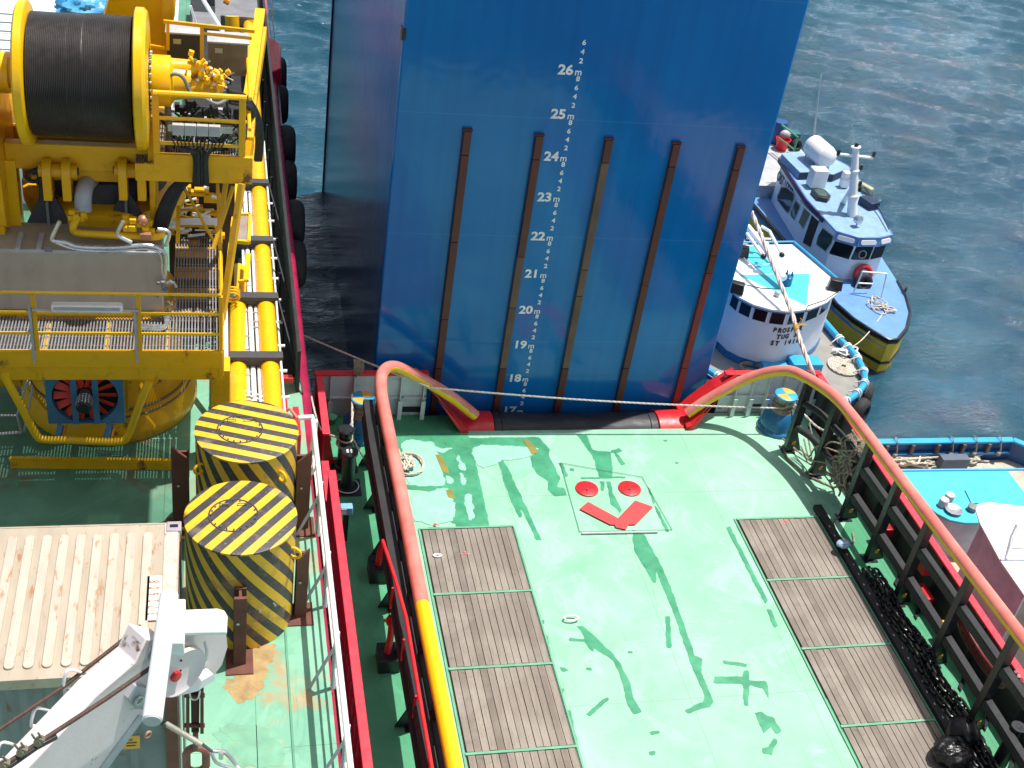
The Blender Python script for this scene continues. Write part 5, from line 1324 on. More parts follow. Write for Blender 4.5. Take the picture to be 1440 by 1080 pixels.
def rails(name, pts, hs, r, mm, par):
    for h in hs: MB().tube([V(p) + V((0, 0, h)) for p in pts], r, 10).obj(name, mm, par)
rails('walkway_rail', [(-5.6, yr, GZ), (GX, yr, GZ), (GX, 17.6, GZ)], (1.10, .76, .40), .024, YELC, kr)
for x in (-4.1, -2.53, -1.06, GX): MB().b2((x - .03, yr - .03, GZ - .40), (x + .03, yr + .03, GZ + 1.08)).obj('rail_post', YEL, kr, bevel=.004)
for x in (-2.53, -1.06): MB().b2((x - .075, yr - .05, GZ - .1), (x - .035, yr + .02, GZ + .86)).obj('lamp_bracket', LGRY, kr)
MB().tube([(-2.55, yr - .06, GZ + .84), (-1.05, yr - .06, GZ + .84)], .018, 8).obj('lamp_bar', LGRY, kr)
lm = MB().box((-1.78, yr - .04, GZ + .88), (1.0, .14, .12)).obj('lamp_case', mat('lamp_diffuser', (.78, .79, .78), .35, var=.03, dirt=.1), kr, bevel=.03)
MB().box((-1.78, yr - .115, GZ + .90), (.92, .01, .05)).obj('lamp_diffuser', LGRY, lm)
# weathered grey box
bx0, bx1, by0, by1, bz0, bz1 = -4.6, -.76, 17.5, 18.42, GZ - .45, 8.10
gb = MB().b2((bx0, by0, bz0), (bx1, by1, bz1)).obj('grey_box', CONC, kr, bevel=.012)
m = MB(); m.b2((bx0, by0 - .015, bz1 - .02), (bx1 + .01, by0 + .01, bz1 + .03)); 
for x in (-2.9, -2.6): m.b2((x, by0 - .01, bz1), (x + .07, by0 + .5, bz1 + .05))
m.obj('box_lip', LGRY, gb)
for x in (-2.42, -1.62): MB().ext([(x - .06, by0 - .02, bz1), (x + .06, by0 - .02, bz1), (x + .04, by0 - .02, bz1 + .1), (x - .04, by0 - .02, bz1 + .1)], (0, .02, 0)).obj('lifting_eye', GRY, gb)
for x in (-2.5, -1.32):
    MB().ext([(x - .33, by1 - .02, bz1), (x + .33, by1 - .02, bz1), (x + .04, by1 - .02, bz1 + .62), (x - .04, by1 - .02, bz1 + .62)], (0, .04, 0)).obj('gusset', DGRY, kr); MB().ext([(x - .015, by1 - .28, bz1), (x + .015, by1 - .28, bz1), (x + .015, by1 - .02, bz1 + .62), (x - .015, by1 - .02, bz1 + .62)], (.001, 0, 0)) and MB().b2((x - .02, by1 - .10, bz1), (x + .02, by1 - .02, bz1 + .55)).obj('gusset_web', GRY, kr)
# slewing ring and turret
MB().lathe([(1.25, 0), (1.3, .15), (1.3, .40), (1.22, .45)], (PCx, 19.6, 7.9), n=48).obj('slew_ring', YEL, kr)
MB().lathe([(1.0, 0), (1.0, .35), (.95, .38)], (PCx, 19.6, 8.35), n=40).obj('dark_turret', DGRY, kr)
MB().b2((-3.0, 19.5, 8.3), (-.75, 20.6, 9.5)).obj('turret_house', YEL, kr, bevel=.03)
e = MB().tube(spline([at(117, 296, y=18.1), at(117, 276, y=18.15), at(121, 260, y=18.35), at(130, 250, y=18.8)], 8), .13, 18).obj('exhaust_elbow', mat('grey_pipe', (.42, .43, .46), .4), kr)
# pin lugs
for px in (74, 180):
    c = at(px, 240, y=18.25)
    for s_ in (-.14, .14):
        pts = [c + V((s_, .20 * math.sin(a), .20 * math.cos(a))) for a in [-1.6 + k * .32 for k in range(11)]] + [c + V((s_, .2, -.42)), c + V((s_, -.2, -.42))]
        MB().ext(pts, (.13, 0, 0)).obj('pin_lug', YEL, kr, bevel=.012)
    MB().cyl(c + V((-.20, 0, 0)), c + V((.36, 0, 0)), .11, n=20).obj('pin', YEL, kr); MB().cyl(c + V((-.22, 0, 0)), c + V((.38, 0, 0)), .06, n=16).obj('pin_end', DGRY, kr)
MB().cyl((-2.75, 18.95, 9.22), (-1.2, 18.95, 9.22), .34, n=36).obj('winch_body', YEL, kr, bevel=.03)
# drum
DY, DZ, DR = 18.5, 10.53, .90
dx0, dx1 = -2.58, -1.10
prof = []; k = 0; x = dx0 + .02
while x < dx1 - .02:
    lay = -.010 if x < dx0 + .55 else (.006 if x > dx0 + .78 else 0)
    prof += [(DR + lay, x), (DR + .010 + lay, x + .009)]; x += .024
dr = MB().lathe([(r, h) for r, h in prof], (0, DY, DZ), (1, 0, 0), 80).obj('wire_drum', mat('wound_black_wire', (.030, .025, .025), .45, .2, scale=2, var=.2, dirt=.35, dirtcol=(.07, .06, .055)), kr)
for i, x in enumerate((dx0, dx1)):
    s_ = -1 if i == 0 else 1
    MB().lathe([(1.02, 0), (1.05, .02 * s_), (1.05, .13 * s_), (1.0, .18 * s_), (.55, .20 * s_), (.50, .12 * s_)] if i else [(1.02, 0), (1.05, -.02), (1.05, -.12), (1.0, -.15), (.3, -.16)], (x, DY, DZ), (1, 0, 0), 72).obj('drum_flange', YELC, kr)
MB().lathe([(.48, .1), (.46, .20), (.30, .21)], (dx1, DY, DZ), (1, 0, 0), 40).obj('dark_bearing', BLK, kr)
m = MB()
for k in range(22): a = k * math.pi / 11; c = V((dx1 + .21, DY + .41 * math.cos(a), DZ + .41 * math.sin(a))); m.cyl(c, c + V((.03, 0, 0)), .026, n=8)
m.obj('bearing_bolt', ALU, kr)
MB().lathe([(.36, .2), (.38, .25), (.38, .50), (.28, .55), (.24, .80)], (dx1, DY, DZ), (1, 0, 0), 36).obj('gear_case', YELC, kr)
m = MB(); m.cyl((dx0 - .15, DY, DZ), (dx0 - .42, DY, DZ), .22, n=20); m.cyl((dx0 - .3, DY, DZ), (dx0 - .5, DY, DZ), .30, n=20); m.obj('drum_shaft', YELC, kr)
# side plates of the drum stand
for x0, x1, inner in ((-3.4, -3.05, 0), (-.95, -.85, 1)):
    pr = [(17.9, 8.3), (19.6, 7.2), (19.6, 10.2), (18.9, 10.75), (18.1, 10.75), (17.75, 9.6)] if not inner else [(18.2, 8.3), (19.4, 8.3), (19.4, 9.3), (18.9, 9.8), (18.1, 9.8)]
    MB().ext([(x0, y, z) for y, z in pr], (x1 - x0, 0, 0)).obj('side_plate', YEL, kr, bevel=.02)
MB().b2((-3.05, 18.35, 9.05), (-.95, 18.52, 9.48)).obj('drum_beam', YEL, kr, bevel=.02)
MB().b2((-3.05, 19.36, 8.75), (-.95, 19.46, 9.3)).obj('front_plate', YEL, kr)
MB().b2((-2.7, 18.40, 8.86), (-1.3, 18.46, 9.04)).obj('beam_web', YEL, kr)
MB().box(at(66, 186, y=18.34), (.16, .03, .10)).obj('maker_plate', ALU, kr)
# tall left column and legs
MB().b2((-3.75, 18.0, 5.2), (-3.1, 18.8, 9.4)).obj('left_column', YEL, kr, bevel=.02)
MB().b2((-3.05, 18.3, 7.2), (-2.9, 18.5, 9.2)).obj('column_flange', YELC, kr)
MB().b2((-.95, 19.5, 10.3), (.02, 20.9, 11.6)).obj('rear_house', YELC, kr, bevel=.02) if False else None
q = [at(a, b, y=20.4) for a, b in ((140, 45), (152, 2), (165, -40), (246, -30), (246, 22), (232, 78), (205, 90))]
MB().ext(q, (0, 1.2, 0)).obj('rear_house', YELC, kr, bevel=.02)
q = [at(a, b, y=20.35) for a, b in ((229, -20), (240, -20), (236, 90), (226, 90))]; MB().ext(q, (0, -.10, 0)).obj('rear_post', YEL, kr)
# platform behind the motors with cage
CYf = 18.0
def cp(px, py, y=CYf): return at(px, py, y=y)
f0, f1 = cp(218, 228), cp(355, 234)
zf = f0.z
m = MB(); a, b = cp(190, 238), cp(356, 246); m.b2((a.x, CYf - .04, zf - .30), (f1.x, CYf, zf - .02)); m.b2((f0.x, CYf - .06, zf - .02), (f1.x, CYf + .02, zf + .16)); m.obj('cage_beam', YEL, kr, bevel=.006)
grating(f0.x, f1.x, CYf + .02, CYf + 1.5, zf, kr, .05)
grating(a.x, f0.x - .02, CYf + .02, CYf + .7, zf - .04, kr, .05)
for px in (221, 340):
    p = cp(px, 228); MB().b2((p.x - .05, CYf - .05, zf - .1), (p.x + .05, CYf + .03, zf + 1.12)).obj('cage_post', YEL, kr, bevel=.006)
for py, r in ((130, .045), (165, .032), (200, .030)):
    p = cp(221, py); MB().tube([(f0.x, CYf - .01, p.z), (f1.x - .1, CYf - .01, p.z - .01)], r, 8).obj('cage_rail', YELC, kr)
x1 = f1.x
for z_ in (zf + 1.1, zf + .6): MB().tube([(x1 - .05, CYf, z_), (x1 - .05, CYf + 1.6, z_)], .03, 8).obj('cage_rail', YELC, kr)
m = MB(); p = cp(282, 178)
m.box(p + V((0, -.06, 0)), (.95, .10, .10)); jx = MB()
for k in range(4):
    MB().box((cp(243 + k * 17, 176).x + .08, CYf - .12, p.z), (.17, .10, .17)).obj('junction_box', LGRY, kr, bevel=.008)
m.obj('cable_tray', STEEL, kr)
m = MB(); rs = random.Random(5)
for k in range(14):
    x = cp(240 + k * 6, 190).x; tx = cp(283, 215).x + (k - 7) * .018
    m.tube(spline([(x, CYf - .12, p.z - .08), (x * .7 + tx * .3, CYf - .14, p.z - .26 - rs.random() * .06), (tx, CYf - .12, p.z - .42), (tx, CYf - .11, zf - .30)], 6), .012, 5)
m.obj('cable_bunch', BLK, kr)
# cabinets on the cage
for (a, b, mm) in (((234, 45), (282, 92), DGRY), ((293, 58), (348, 108), OLIV)):
    p, q = at(*a, y=19.6), at(*b, y=19.6)
    o = MB().b2((p.x, 19.6, q.z), (q.x, 19.95, p.z)).obj('control_cabinet', mm, kr, bevel=.012)
    MB().b2((p.x - .02, 19.52, p.z), (q.x + .02, 20.0, p.z + .03)).obj('cabinet_top', LGRY, o, bevel=.006)
    MB().b2((p.x + .1, 19.59, p.z - .18), (p.x + .22, 19.6, p.z - .10)).obj('cabinet_plate', ALU, o)
for (a, b, w_) in (((230, 30), (358, 44), .05), ((285, 47), (354, 54), .04), ((236, 32), (236, 70), .05), ((284, 38), (284, 100), .06), ((200, 62), (232, 68), .04)):
    MB().bar(at(*a, y=19.4), at(*b, y=19.4), w_, w_).obj('cage_frame', YEL, kr)
# hydraulic motors
mo = MB(); c0 = V((dx1 + .55, DY, DZ))
cl = at(262, 98, y=18.55); cr_ = at(312, 122, y=18.5)
MB().cyl(c0 + V((-.05, 0, .22)), cl + V((.25, -.0, .05)), .14, .10, 18).obj('motor_housing', YELC, kr)
MB().cyl(c0 + V((0, 0, -.10)), cr_, .17, .15, 18).obj('pump_housing', YELC, kr)
m = MB(); rs = random.Random(12)
for k in range(62):
    f = rs.random(); p = cl.lerp(cr_, f) + V((rs.uniform(-.06, .12), rs.uniform(-.22, .1), rs.uniform(-.05, .24))); s_ = rs.uniform(.04, .11)
    if rs.random() < .5: m.box(p, (s_, s_ * 1.1, s_), Matrix.Rotation(rs.random(), 3, 'Y'))
    else: m.cyl(p, p + V((rs.uniform(-.08, .08), rs.uniform(-.1, .02), rs.uniform(.02, .09))), s_ * .38, n=10)
m.obj('valve_block', YELC, kr, bevel=.004)
m = MB()
for k in range(30):
    f = rs.random(); p = cl.lerp(cr_, f) + V((rs.uniform(-.1, .14), rs.uniform(-.26, .0), rs.uniform(-.12, .26))); m.cyl(p, p + V((0, rs.uniform(-.08, 0), .03)), rs.uniform(.012, .03), n=8)
m.obj('steel_fitting', ALU, kr)
m = MB(); m.tube(spline([at(233, 140, y=18.3), at(236, 112, y=18.25), at(246, 104, y=18.2), at(258, 110, y=18.2), at(268, 130, y=18.2), at(285, 137, y=18.15), at(305, 146, y=18.15), at(322, 138, y=18.3)], 6), .028, 8); m.tube([at(235, 125, y=18.4), at(237, 170, y=18.4), at(238, 215, y=18.5)], .05, 8); m.obj('grey_hose', GRY, kr)
m = MB()
for k in range(4): m.tube(spline([at(320 + k, 128 + 5 * k, y=18.4), at(345 + 2 * k, 136 + 5 * k, y=18.6), at(362 - k * 1.5, 160 + 5 * k, y=19.2), at(368 - 2 * k, 195, y=19.8), at(366 - 2 * k, 225, y=20.2)], 6), .04, 8)
m.obj('black_hose', RUB, kr)
m = MB(); rs = random.Random(8)
for k in range(10):
    a = at(rs.uniform(240, 330), rs.uniform(140, 160), y=18.6); b = at(rs.uniform(240, 330), rs.uniform(195, 215), y=18.9); m.tube(spline([a, a.lerp(b, .5) + V((rs.uniform(-.2, .2), -.1, 0)), b], 5), .018, 6)
for k in range(12): m.box(at(rs.uniform(240, 335), rs.uniform(145, 212), y=19.1), (rs.uniform(.06, .2), .1, rs.uniform(.06, .2)))
m.obj('machinery_clutter', BLKM, kr)
MB().lathe([(.10, 0), (.13, .14), (.13, .18)], at(252, 215, y=18.7), n=16).obj('red_can', mat('brick_red', (.30, .05, .03), .5), kr)
m = MB(); rs = random.Random(33)
for k in range(16):
    x0 = rs.uniform(-.7, .3); z0 = rs.uniform(9.35, 9.95)
    m.tube(spline([V((x0, 18.9 + rs.uniform(0, .5), z0)), V((x0 + rs.uniform(-.3, .3), 18.7, z0 + rs.uniform(-.1, .25))), V((x0 + rs.uniform(-.2, .4), 18.5, z0 - rs.uniform(.1, .4))), V((rs.uniform(-.4, .4), 18.6, 9.1))], 5), rs.choice((.014, .02, .028)), 6)
m.obj('control_hose', BLKM, kr)
m = MB()
for k in range(18): m.box(at(rs.uniform(238, 338), rs.uniform(150, 212), y=18.95), (rs.uniform(.04, .12), .08, rs.uniform(.04, .10)))
m.obj('relay_box', LGRY, kr, bevel=.004)
m = MB()
for k in range(14): p = at(rs.uniform(236, 330), rs.uniform(96, 135), y=18.75); m.cyl(p, p + V((rs.uniform(-.2, .2), rs.uniform(-.15, .0), rs.uniform(-.1, .1))), rs.choice((.012, .018)), n=7)
m.obj('steel_pipework', ALU, kr)
m = MB()
for k in range(10):
    y = 17.6 + k * .8; m.cyl((1.12, y, PZ - .3), (1.30, y, PZ - .3), .03, n=8); m.box((.50 + .1 * (k % 3), y + .2, PZ + .03), (.05, .09, .07))
m.tube([(1.20, 16.8, PZ - .3), (1.22, 28, PZ - .3)], .022, 6); m.tube([(.24, 17.0, PZ + .1), (.26, 21, PZ + .1), (.30, 25, PZ + .1)], .03, 8)
m.obj('side_conduit', WHT, pp)
# the long side beam and legs under the cage
m = MB(); q = [at(366, 15, y=21.0), at(351, 128, y=19.2), at(345, 160, y=18.6)]
for a, b in zip(q[:-1], q[1:]): m.bar(a, b, .16, .10)
m.obj('side_beam', YELC, kr)
m = MB(); q = [at(371, 45, y=21.2), at(357, 140, y=19.4), at(352, 200, y=18.5), at(343, 255, y=18.1)]
for a, b in zip(q[:-1], q[1:]): m.bar(a, b, .10, .22)
m.obj('side_web', YEL, kr)
legs = [((318, 255), (305, 345), .07, 18.6), ((306, 258), (310, 350), .05, 18.8), ((251, 290), (250, 342), .06, 18.4), ((258, 262), (302, 342), .035, 18.5), ((340, 258), (312, 450), .09, 17.9), ((328, 262), (300, 350), .05, 18.2), ((253, 295), (300, 295), .03, 18.7), ((250, 318), (302, 318), .03, 18.7)]
for a, b, w_, y in legs: MB().bar(at(*a, y=y), at(*b, y=y - .5), w_, w_).obj('leg', YEL, kr)
MB().cyl(at(236, 312, y=19.2), at(310, 312, y=19.2), .07, n=14).obj('white_tube', WHT, kr)
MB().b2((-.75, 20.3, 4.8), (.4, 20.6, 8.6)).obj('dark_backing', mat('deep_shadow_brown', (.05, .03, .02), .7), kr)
m = MB(); rs = random.Random(21)
for k in range(26):
    p = at(rs.uniform(238, 316), rs.uniform(262, 340), y=20.1); m.box(p, (rs.uniform(.05, .3), .12, rs.uniform(.04, .16)))
m.obj('engine_part', YEL, kr, bevel=.005)
m = MB()
for k in range(26):
    p = at(rs.uniform(238, 316), rs.uniform(262, 340), y=19.9); p2 = p + V((rs.uniform(-.3, .3), 0, rs.uniform(-.1, .1))); m.cyl(p, p2, rs.uniform(.012, .04), n=6)
m.obj('engine_pipe', WHT, kr)
m = MB(); 
for k in range(5): m.tube(spline([at(258 + k * 2, 252, y=18.2), at(240 + k * 3, 268, y=18.2), at(226 + k * 3.5, 295, y=18.15), at(218 + k * 3, 325, y=18.1)], 6), .055, 8)
m.obj('hose_bundle', RUB, kr)
m = MB(); m.tube(spline([at(45, 243, y=18.2), at(52, 240, y=18.2), at(58, 250, y=18.2), at(60, 285, y=18.1)], 6), .05, 8); m.torus(at(46, 248, y=18.2), (0, -1, 0), .09, .03, 16, 8); m.obj('coiled_hose', RUB, kr)
# yellow pipe and silver tubes on the grey box
zt = bz1 + .16
m = MB(); m.tube(spline([at(110, 305, z=zt + .2), at(103, 318, z=zt + .1), at(106, 326, z=zt), at(125, 329, z=zt), at(200, 332, z=zt), at(220, 333, z=zt), at(228, 329, z=zt + .02), at(222, 324, z=zt + .05)], 5), .058, 12); m.obj('yellow_pipe', YELC, kr)
m = MB(); c = at(110, 304, z=zt + .2)
for k in range(9): m.box(c + V((rs.uniform(-.1, .1), rs.uniform(-.1, .1), rs.uniform(-.05, .1))), (.09, .08, .08))
c = at(197, 320, z=zt + .12)
for k in range(16): m.box(c + V((rs.uniform(-.22, .22), rs.uniform(-.1, .1), rs.uniform(-.08, .16))), (.10, .09, .08))
m.obj('pump_block', YELC, kr, bevel=.008)
m = MB(); c = at(201, 310, z=zt + .3); m.sphere(c, .09, 10, 8); m.box(at(205, 332, z=zt + .08), (.16, .1, .1)); m.obj('pump_head', mat('copper_head', (.45, .22, .12), .4, .4), kr)
m = MB()
for (pts, r) in (([(73, 338), (74, 332), (84, 311)], .032), ([(73, 338), (92, 341), (112, 347), (160, 348), (205, 345), (228, 352), (233, 366), (230, 400)], .034), ([(78, 341), (110, 351), (160, 353), (205, 350), (224, 356), (228, 372)], .022), ([(185, 341), (167, 332), (166, 325), (173, 311)], .034), ([(222, 322), (236, 325), (238, 332), (233, 346)], .028)):
    m.tube(spline([at(a, b, y=by0 - .06) for a, b in pts], 6), r, 8)
m.obj('silver_tube', ALU, kr)
m = MB(); rs = random.Random(2)
for k in range(22): p = at(rs.uniform(222, 244), rs.uniform(395, 458), y=17.35); m.cyl(p, p + V((rs.uniform(-.1, .1), 0, rs.uniform(-.1, .1))), rs.uniform(.015, .045), n=8)
m.obj('pipe_manifold', GRY, kr)
m = MB()
for k in range(3): m.tube(spline([at(190, 462 - k * 3, z=GZ + .05), at(225, 464 - k * 3, z=GZ + .05), at(236 - k * 2, 456, z=GZ + .06), at(238 - 3 * k, 440, z=GZ + .1)], 5), .02, 6)
m.obj('bent_tube', ALU, kr)
MB().b2((-2.95, 17.35, GZ - .4), (-.9, 17.50, GZ - .02)).obj('box_sill', YEL, kr)
# framed panel and white strip light on the stair side
q = [at(a, b, z=6.6) for a, b in ((320, 302), (352, 302), (350, 341), (316, 338))]
fp = MB().ext(q, (0, 0, -.04)).obj('framed_panel', mat('panel_brown', (.28, .22, .18), .6), kr); m = MB()
for a, b in zip(q, q[1:] + q[:1]): m.bar(a, b, .06, .07)
m.obj('panel_frame', YELC, fp)
MB().bar(at(326, 350, z=6.5), at(322, 382, z=6.5), .10, .08).obj('strip_lamp', WHT, kr)
m = MB(); m.bar(at(334, 258, z=7.4), at(312, 455, z=6.9), .07, .09); m.bar(at(349, 358, z=6.0), at(346, 395, z=6.0), .10, .06); m.bar(at(335, 396, z=6.0), at(348, 394, z=6.0), .05, .05); m.obj('stair_stringer', YELC, kr)
MB().b2((-.02, 16.5, ZL), (.28, 16.9, GZ - .42)).obj('corner_leg', YEL, kr, bevel=.01)
m = MB()
for k in range(3): m.torus(at(326, 410 + k * 4, z=5.9), (0, 1, .4), .14, .018, 14, 6)
m.obj('hose_loop', YELC, kr)
# radiator fan under the walkway
FY = 16.55
q = [at(a, b, y=FY) for a, b in ((64, 522), (172, 526), (170, 597), (70, 596))]
fz1 = q[0].z; fz0 = q[3].z; fx0, fx1 = q[3].x - .02, q[1].x; fc = V(((fx0 + fx1) / 2, FY, (fz0 + fz1) / 2)); FR = (fx1 - fx0) * .43
fan = thing('cooling_fan', 'square blue framed cooling fan with red blades under the yellow walkway', 'fan', (fc.x, FY + .1, fz0))
m = MB(); n = 40; o_ = []; i_ = []
for k in range(n):
    a = 2 * math.pi * k / n + .0001; ca, sa = math.cos(a), math.sin(a); s_ = 1 / max(abs(ca), abs(sa)); o_.append(V((fc.x + ca * s_ * (fx1 - fx0) / 2, FY, fc.z + sa * s_ * (fz1 - fz0) / 2))); i_.append(V((fc.x + ca * FR, FY, fc.z + sa * FR)))
vs = o_ + i_ + [p + V((0, .16, 0)) for p in o_ + i_]; fs = []
for k in range(n):
    j = (k + 1) % n; fs += [(k, n + k, n + j, j), (2 * n + k, 2 * n + j, 3 * n + j, 3 * n + k), (k, j, 2 * n + j, 2 * n + k), (n + j, n + k, 3 * n + k, 3 * n + j)]
m.add(vs, fs); m.obj('shroud', mat('fan_blue', (.055, .20, .36), .5, dirt=.4), fan)
for k in range(14):
    a = 2 * math.pi * k / 14; d = V((math.cos(a), 0, math.sin(a))); s_ = V((-math.sin(a), 0, math.cos(a)))
    MB().ext([fc + d * .14 + s_ * .035 + V((0, .06, 0)), fc + d * FR * .95 + s_ * .055 + V((0, .04, 0)), fc + d * FR * .95 - s_ * .055 + V((0, .10, 0)), fc + d * .14 - s_ * .035 + V((0, .09, 0))], (0, .008, 0)).obj('blade', mat('blade_red', (.85, .06, .03), .5), fan)
MB().b2((fx0 + .02, FY + .14, fz0 + .02), (fx1 - .02, FY + .17, fz1 - .02)).obj('core', BLKM, fan)
MB().lathe([(.15, .12), (.15, .03), (.10, -.02), (.12, -.04), (.12, -.26), (.09, -.30)], fc, (0, 1, 0), 24).obj('motor', mat('motor_dark', (.03, .03, .03), .4, .4), fan)
m = MB()
for k in range(5): m.torus(fc + V((0, -.06 - .045 * k, 0)), (0, 1, 0), .118, .012, 22, 6)
m.obj('motor_fin', GRY, fan)
for dx in (-.16, .16): MB().b2((fc.x + dx - .045, FY - .02, fz0), (fc.x + dx + .045, FY - .001, fz1)).obj('brace', mat('fan_blue', (.055, .20, .36)), fan)
for px in (82, 151):
    a, b = at(px + 4, 597, y=FY), at(px - 2, 618, y=FY - .12); MB().bar(a, b, .10, .05).obj('strut', mat('fan_blue', (.055, .20, .36)), fan); MB().bar(a + V((.08, 0, 0)), b + V((.08, 0, 0)), .03, .05).obj('strut_edge', ORNG, fan)
m = MB(); m.tube(spline([at(8, 522, y=16.3), at(10, 535, y=16.3), at(30, 572, y=16.3), at(50, 610, y=16.3), at(62, 618, y=16.3), at(100, 619, y=16.3), at(165, 621, y=16.3), at(180, 612, y=16.3), at(195, 572, y=16.3), at(210, 535, y=16.3)], 6), .062, 12)
m.obj('guard_hoop', YELC, kr)
MB().bar(at(30, 528, y=16.9), at(66, 575, y=16.9), .06, .05).obj('guard_brace', YEL, kr)
MB().bar(at(178, 530, y=16.9), at(178, 576, y=16.9), .07, .07).obj('guard_brace', YEL, kr)
uw = MB().b2((-6, 13.55, 14.0), (1.62, 16.85, 14.08))
uw = MB()
for x0, x1, y0, y1 in ((-6, .35, 13.75, 16.85), (.35, .75, 13.75, 14.9), (.35, .75, 15.75, 16.85), (1.25, 1.70, 13.75, 16.85), (.75, 1.25, 13.75, 14.6), (.75, 1.25, 16.2, 16.85)): uw.b2((x0, y0, 14.0), (x1, y1, 14.08))
up = uw.obj('added_upper_walkway', YEL, kr, smooth=False)  # unseen upper deck, added above the view to shade the deck below
m = MB()
for k in range(22): m.b2((.36 + k * .04, 14.6, 13.98), (.378 + k * .04, 16.2, 14.05))
m.obj('added_walkway_grating', GRATE, up)
m = MB()
for y in (13.8, 16.8): m.b2((-6, y - .06, 13.7), (1.7, y + .06, 13.995))
for x in (-5.8, -3.5): m.b2((x, 13.9, 13.72), (x + .15, 20.5, 13.99))
m.obj('added_upper_beam', YEL, kr)  # beams carrying the added upper deck, out of view
for x in (-5.8,): MB().b2((x - .1, 18.4, 5.0), (x + .35, 19.0, 13.7)).obj('added_mast_column', YEL, kr)  # column added to hold up the unseen upper deck
# small stair frame at far left
m = MB(); q = [at(36, 528, z=6.2), at(46, 545, z=6.2), at(34, 606, z=5.2), at(30, 608, z=ZL)]
m.tube(q[:3], .02, 6); m.tube([at(0, 584, z=5.6), at(24, 584, z=5.6), at(38, 535, z=6.3)], .02, 6); m.tube([at(0, 610, z=ZL + .3), at(30, 608, z=ZL + .3)], .025, 6); m.tube([at(24, 584, z=5.6), at(30, 608, z=5.2)], .02, 6)
o = m.obj('step_frame', LGRY); tag(o, 'thin grey step frame left of the yellow guard hoop under the walkway', 'frame')
# ---- things aft of the crane (top left)
dh = thing('deckhouse', 'pale blue white deckhouse roof with thin rails behind the crane drum', 'deckhouse', (-3.5, 29, ZL))
MB().b2((-8, 25.5, ZL), (-.9, 33, 6.9)).obj('house_wall', WHT, dh); MB().b2((-8.1, 25.4, 6.9), (-.8, 33.1, 7.0)).obj('house_roof', mat('pale_blue_roof', (.62, .72, .78), .4, scale=1, var=.05, dirt=.15), dh)
m = MB()
for k in range(9): m.cyl((-8, 25.6 + k * .55, 7.25 + .0 * k), (-.9, 25.6 + k * .55, 7.25), .018, n=6)
m.objs('roof_rail', GRY, dh)
m = MB()
for x in (-3.6, -2.6, -1.5): m.cyl((x, 25.6, 7.0), (x, 25.6, 8.1), .04, n=8)
m.objs('rail_post', YEL, dh)
m = MB(); m.cyl((-3.6, 25.6, 8.1), (-1.2, 25.6, 8.1), .02, n=6); m.obj('upper_rail', DGRY, dh)
c = at(122, 12, y=22.8); rs = random.Random(1)
o = MB().sphere(c, .42, 28, 18, (1.2, .8, .55), lambda d: 1 + .35 * noise.noise(d * 2.5) + .12 * noise.noise(d * 8)).obj('tarpaulin', TARP); tag(o, 'crumpled bright blue tarpaulin behind the top of the crane drum', 'tarpaulin')
o.location = o.location
m = MB(); m.b2((-.6, 30, ZL), (1.2, 38, ZL + .5)); m.b2((-.3, 31.5, ZL + .5), (.5, 34, ZL + 1.0)); m.obj('dark_deck_gear', BLKM, wv, bevel=.03)
m = MB(); m.b2((.1, 35.0, ZL + .8), (1.3, 36.6, ZL + 1.1)); m.b2((-.5, 33.6, ZL + 1.1), (.25, 34.6, ZL + 1.3)); m.b2((.0, 37.5, ZL), (1.2, 39.5, ZL + 1.0)); m.obj('grey_hatch_cover', GRY, wv, bevel=.02)
for px, py0, py1, r in ((327, 48, 22, .20), (356, 50, 28, .13)):
    a = at(px, py0, z=ZL + .6); b = at(px - 1, py1, y=a.y + .1); MB().cyl(a, b, r, n=18).obj('yellow_bollard', YELC, wv)
m = MB(); m.cyl(at(286, 0, y=30), at(314, 46, y=29), .05, n=8); m.cyl(at(268, 8, y=30), at(276, 34, y=30), .03, n=8); m.obj('slanting_pole', WHT, wv)
m = MB(); m.cyl(at(315, 0, y=33), at(322, 4, y=33), .08, n=8); m.obj('orange_float', ORNG, wv)

# ---- mooring lines
m = MB(); pts = [V((1.62, 36.5, 5.3)), at(400, 210, y=33), at(413, 350, y=29), at(429, 480, y=25.8), at(440, 568, y=23.6), at(447, 592, y=22.9), at(458, 616, y=22.3)]
pts = [V((1.70, 38, 6.0))] + [at(x, y, x=X_) for x, y, X_ in ((392, 130, 1.86), (403, 250, 1.98), (417, 385, 2.15), (432, 515, 2.42))] + [at(441, 572, z=1.7), at(452, 605, z=1.2)]
c = V((2.92, 22.15, .80)); r = .17
pts = pts + [c + V((-.26, .05, .0))] + [c + V((-math.cos(a) * r, -math.sin(a) * r, -.01 * a)) for a in [k * .5 for k in range(14)]]
m.rope(spline(pts, 5), .022); tag(m.obj('mooring_line', ROPE), 'thin pale mooring line dropping from the left vessel\'s side to the black mooring post', 'rope')
m = MB(); c1 = V((2.92, 22.15, .72)); cc = V((3.42, 23.3, .85))
m.rope(spline([c1 + V((math.cos(a) * .19, math.sin(a) * .19, -.012 * k)) for k, a in enumerate([j * .5 for j in range(16)])], 3), .024)
m.rope(sag(c1 + V((.1, .12, .06)), cc + V((-.22, -.1, .0)), .03, 10), .026); m.rope(sag(c1 + V((.16, -.02, .02)), cc + V((-.25, .12, .25)), .05, 10), .026)
m.rope(spline([c1 + V((.2, 0, -.02)), c1 + V((.5, -.05, -.55)), c1 + V((.8, .1, -.67)), V((3.9, 22.5, .05)), V((4.1, 22.6, .04))], 6), .02)
tag(m.obj('mooring_line', ROPE), 'pale line wound between the black mooring post and the left blue capstan', 'rope')
m = MB(); P = [at(404, 462, x=1.75), at(505, 505, y=24.0), at(552, 524, y=23.35), at(606, 545, y=23.35)]
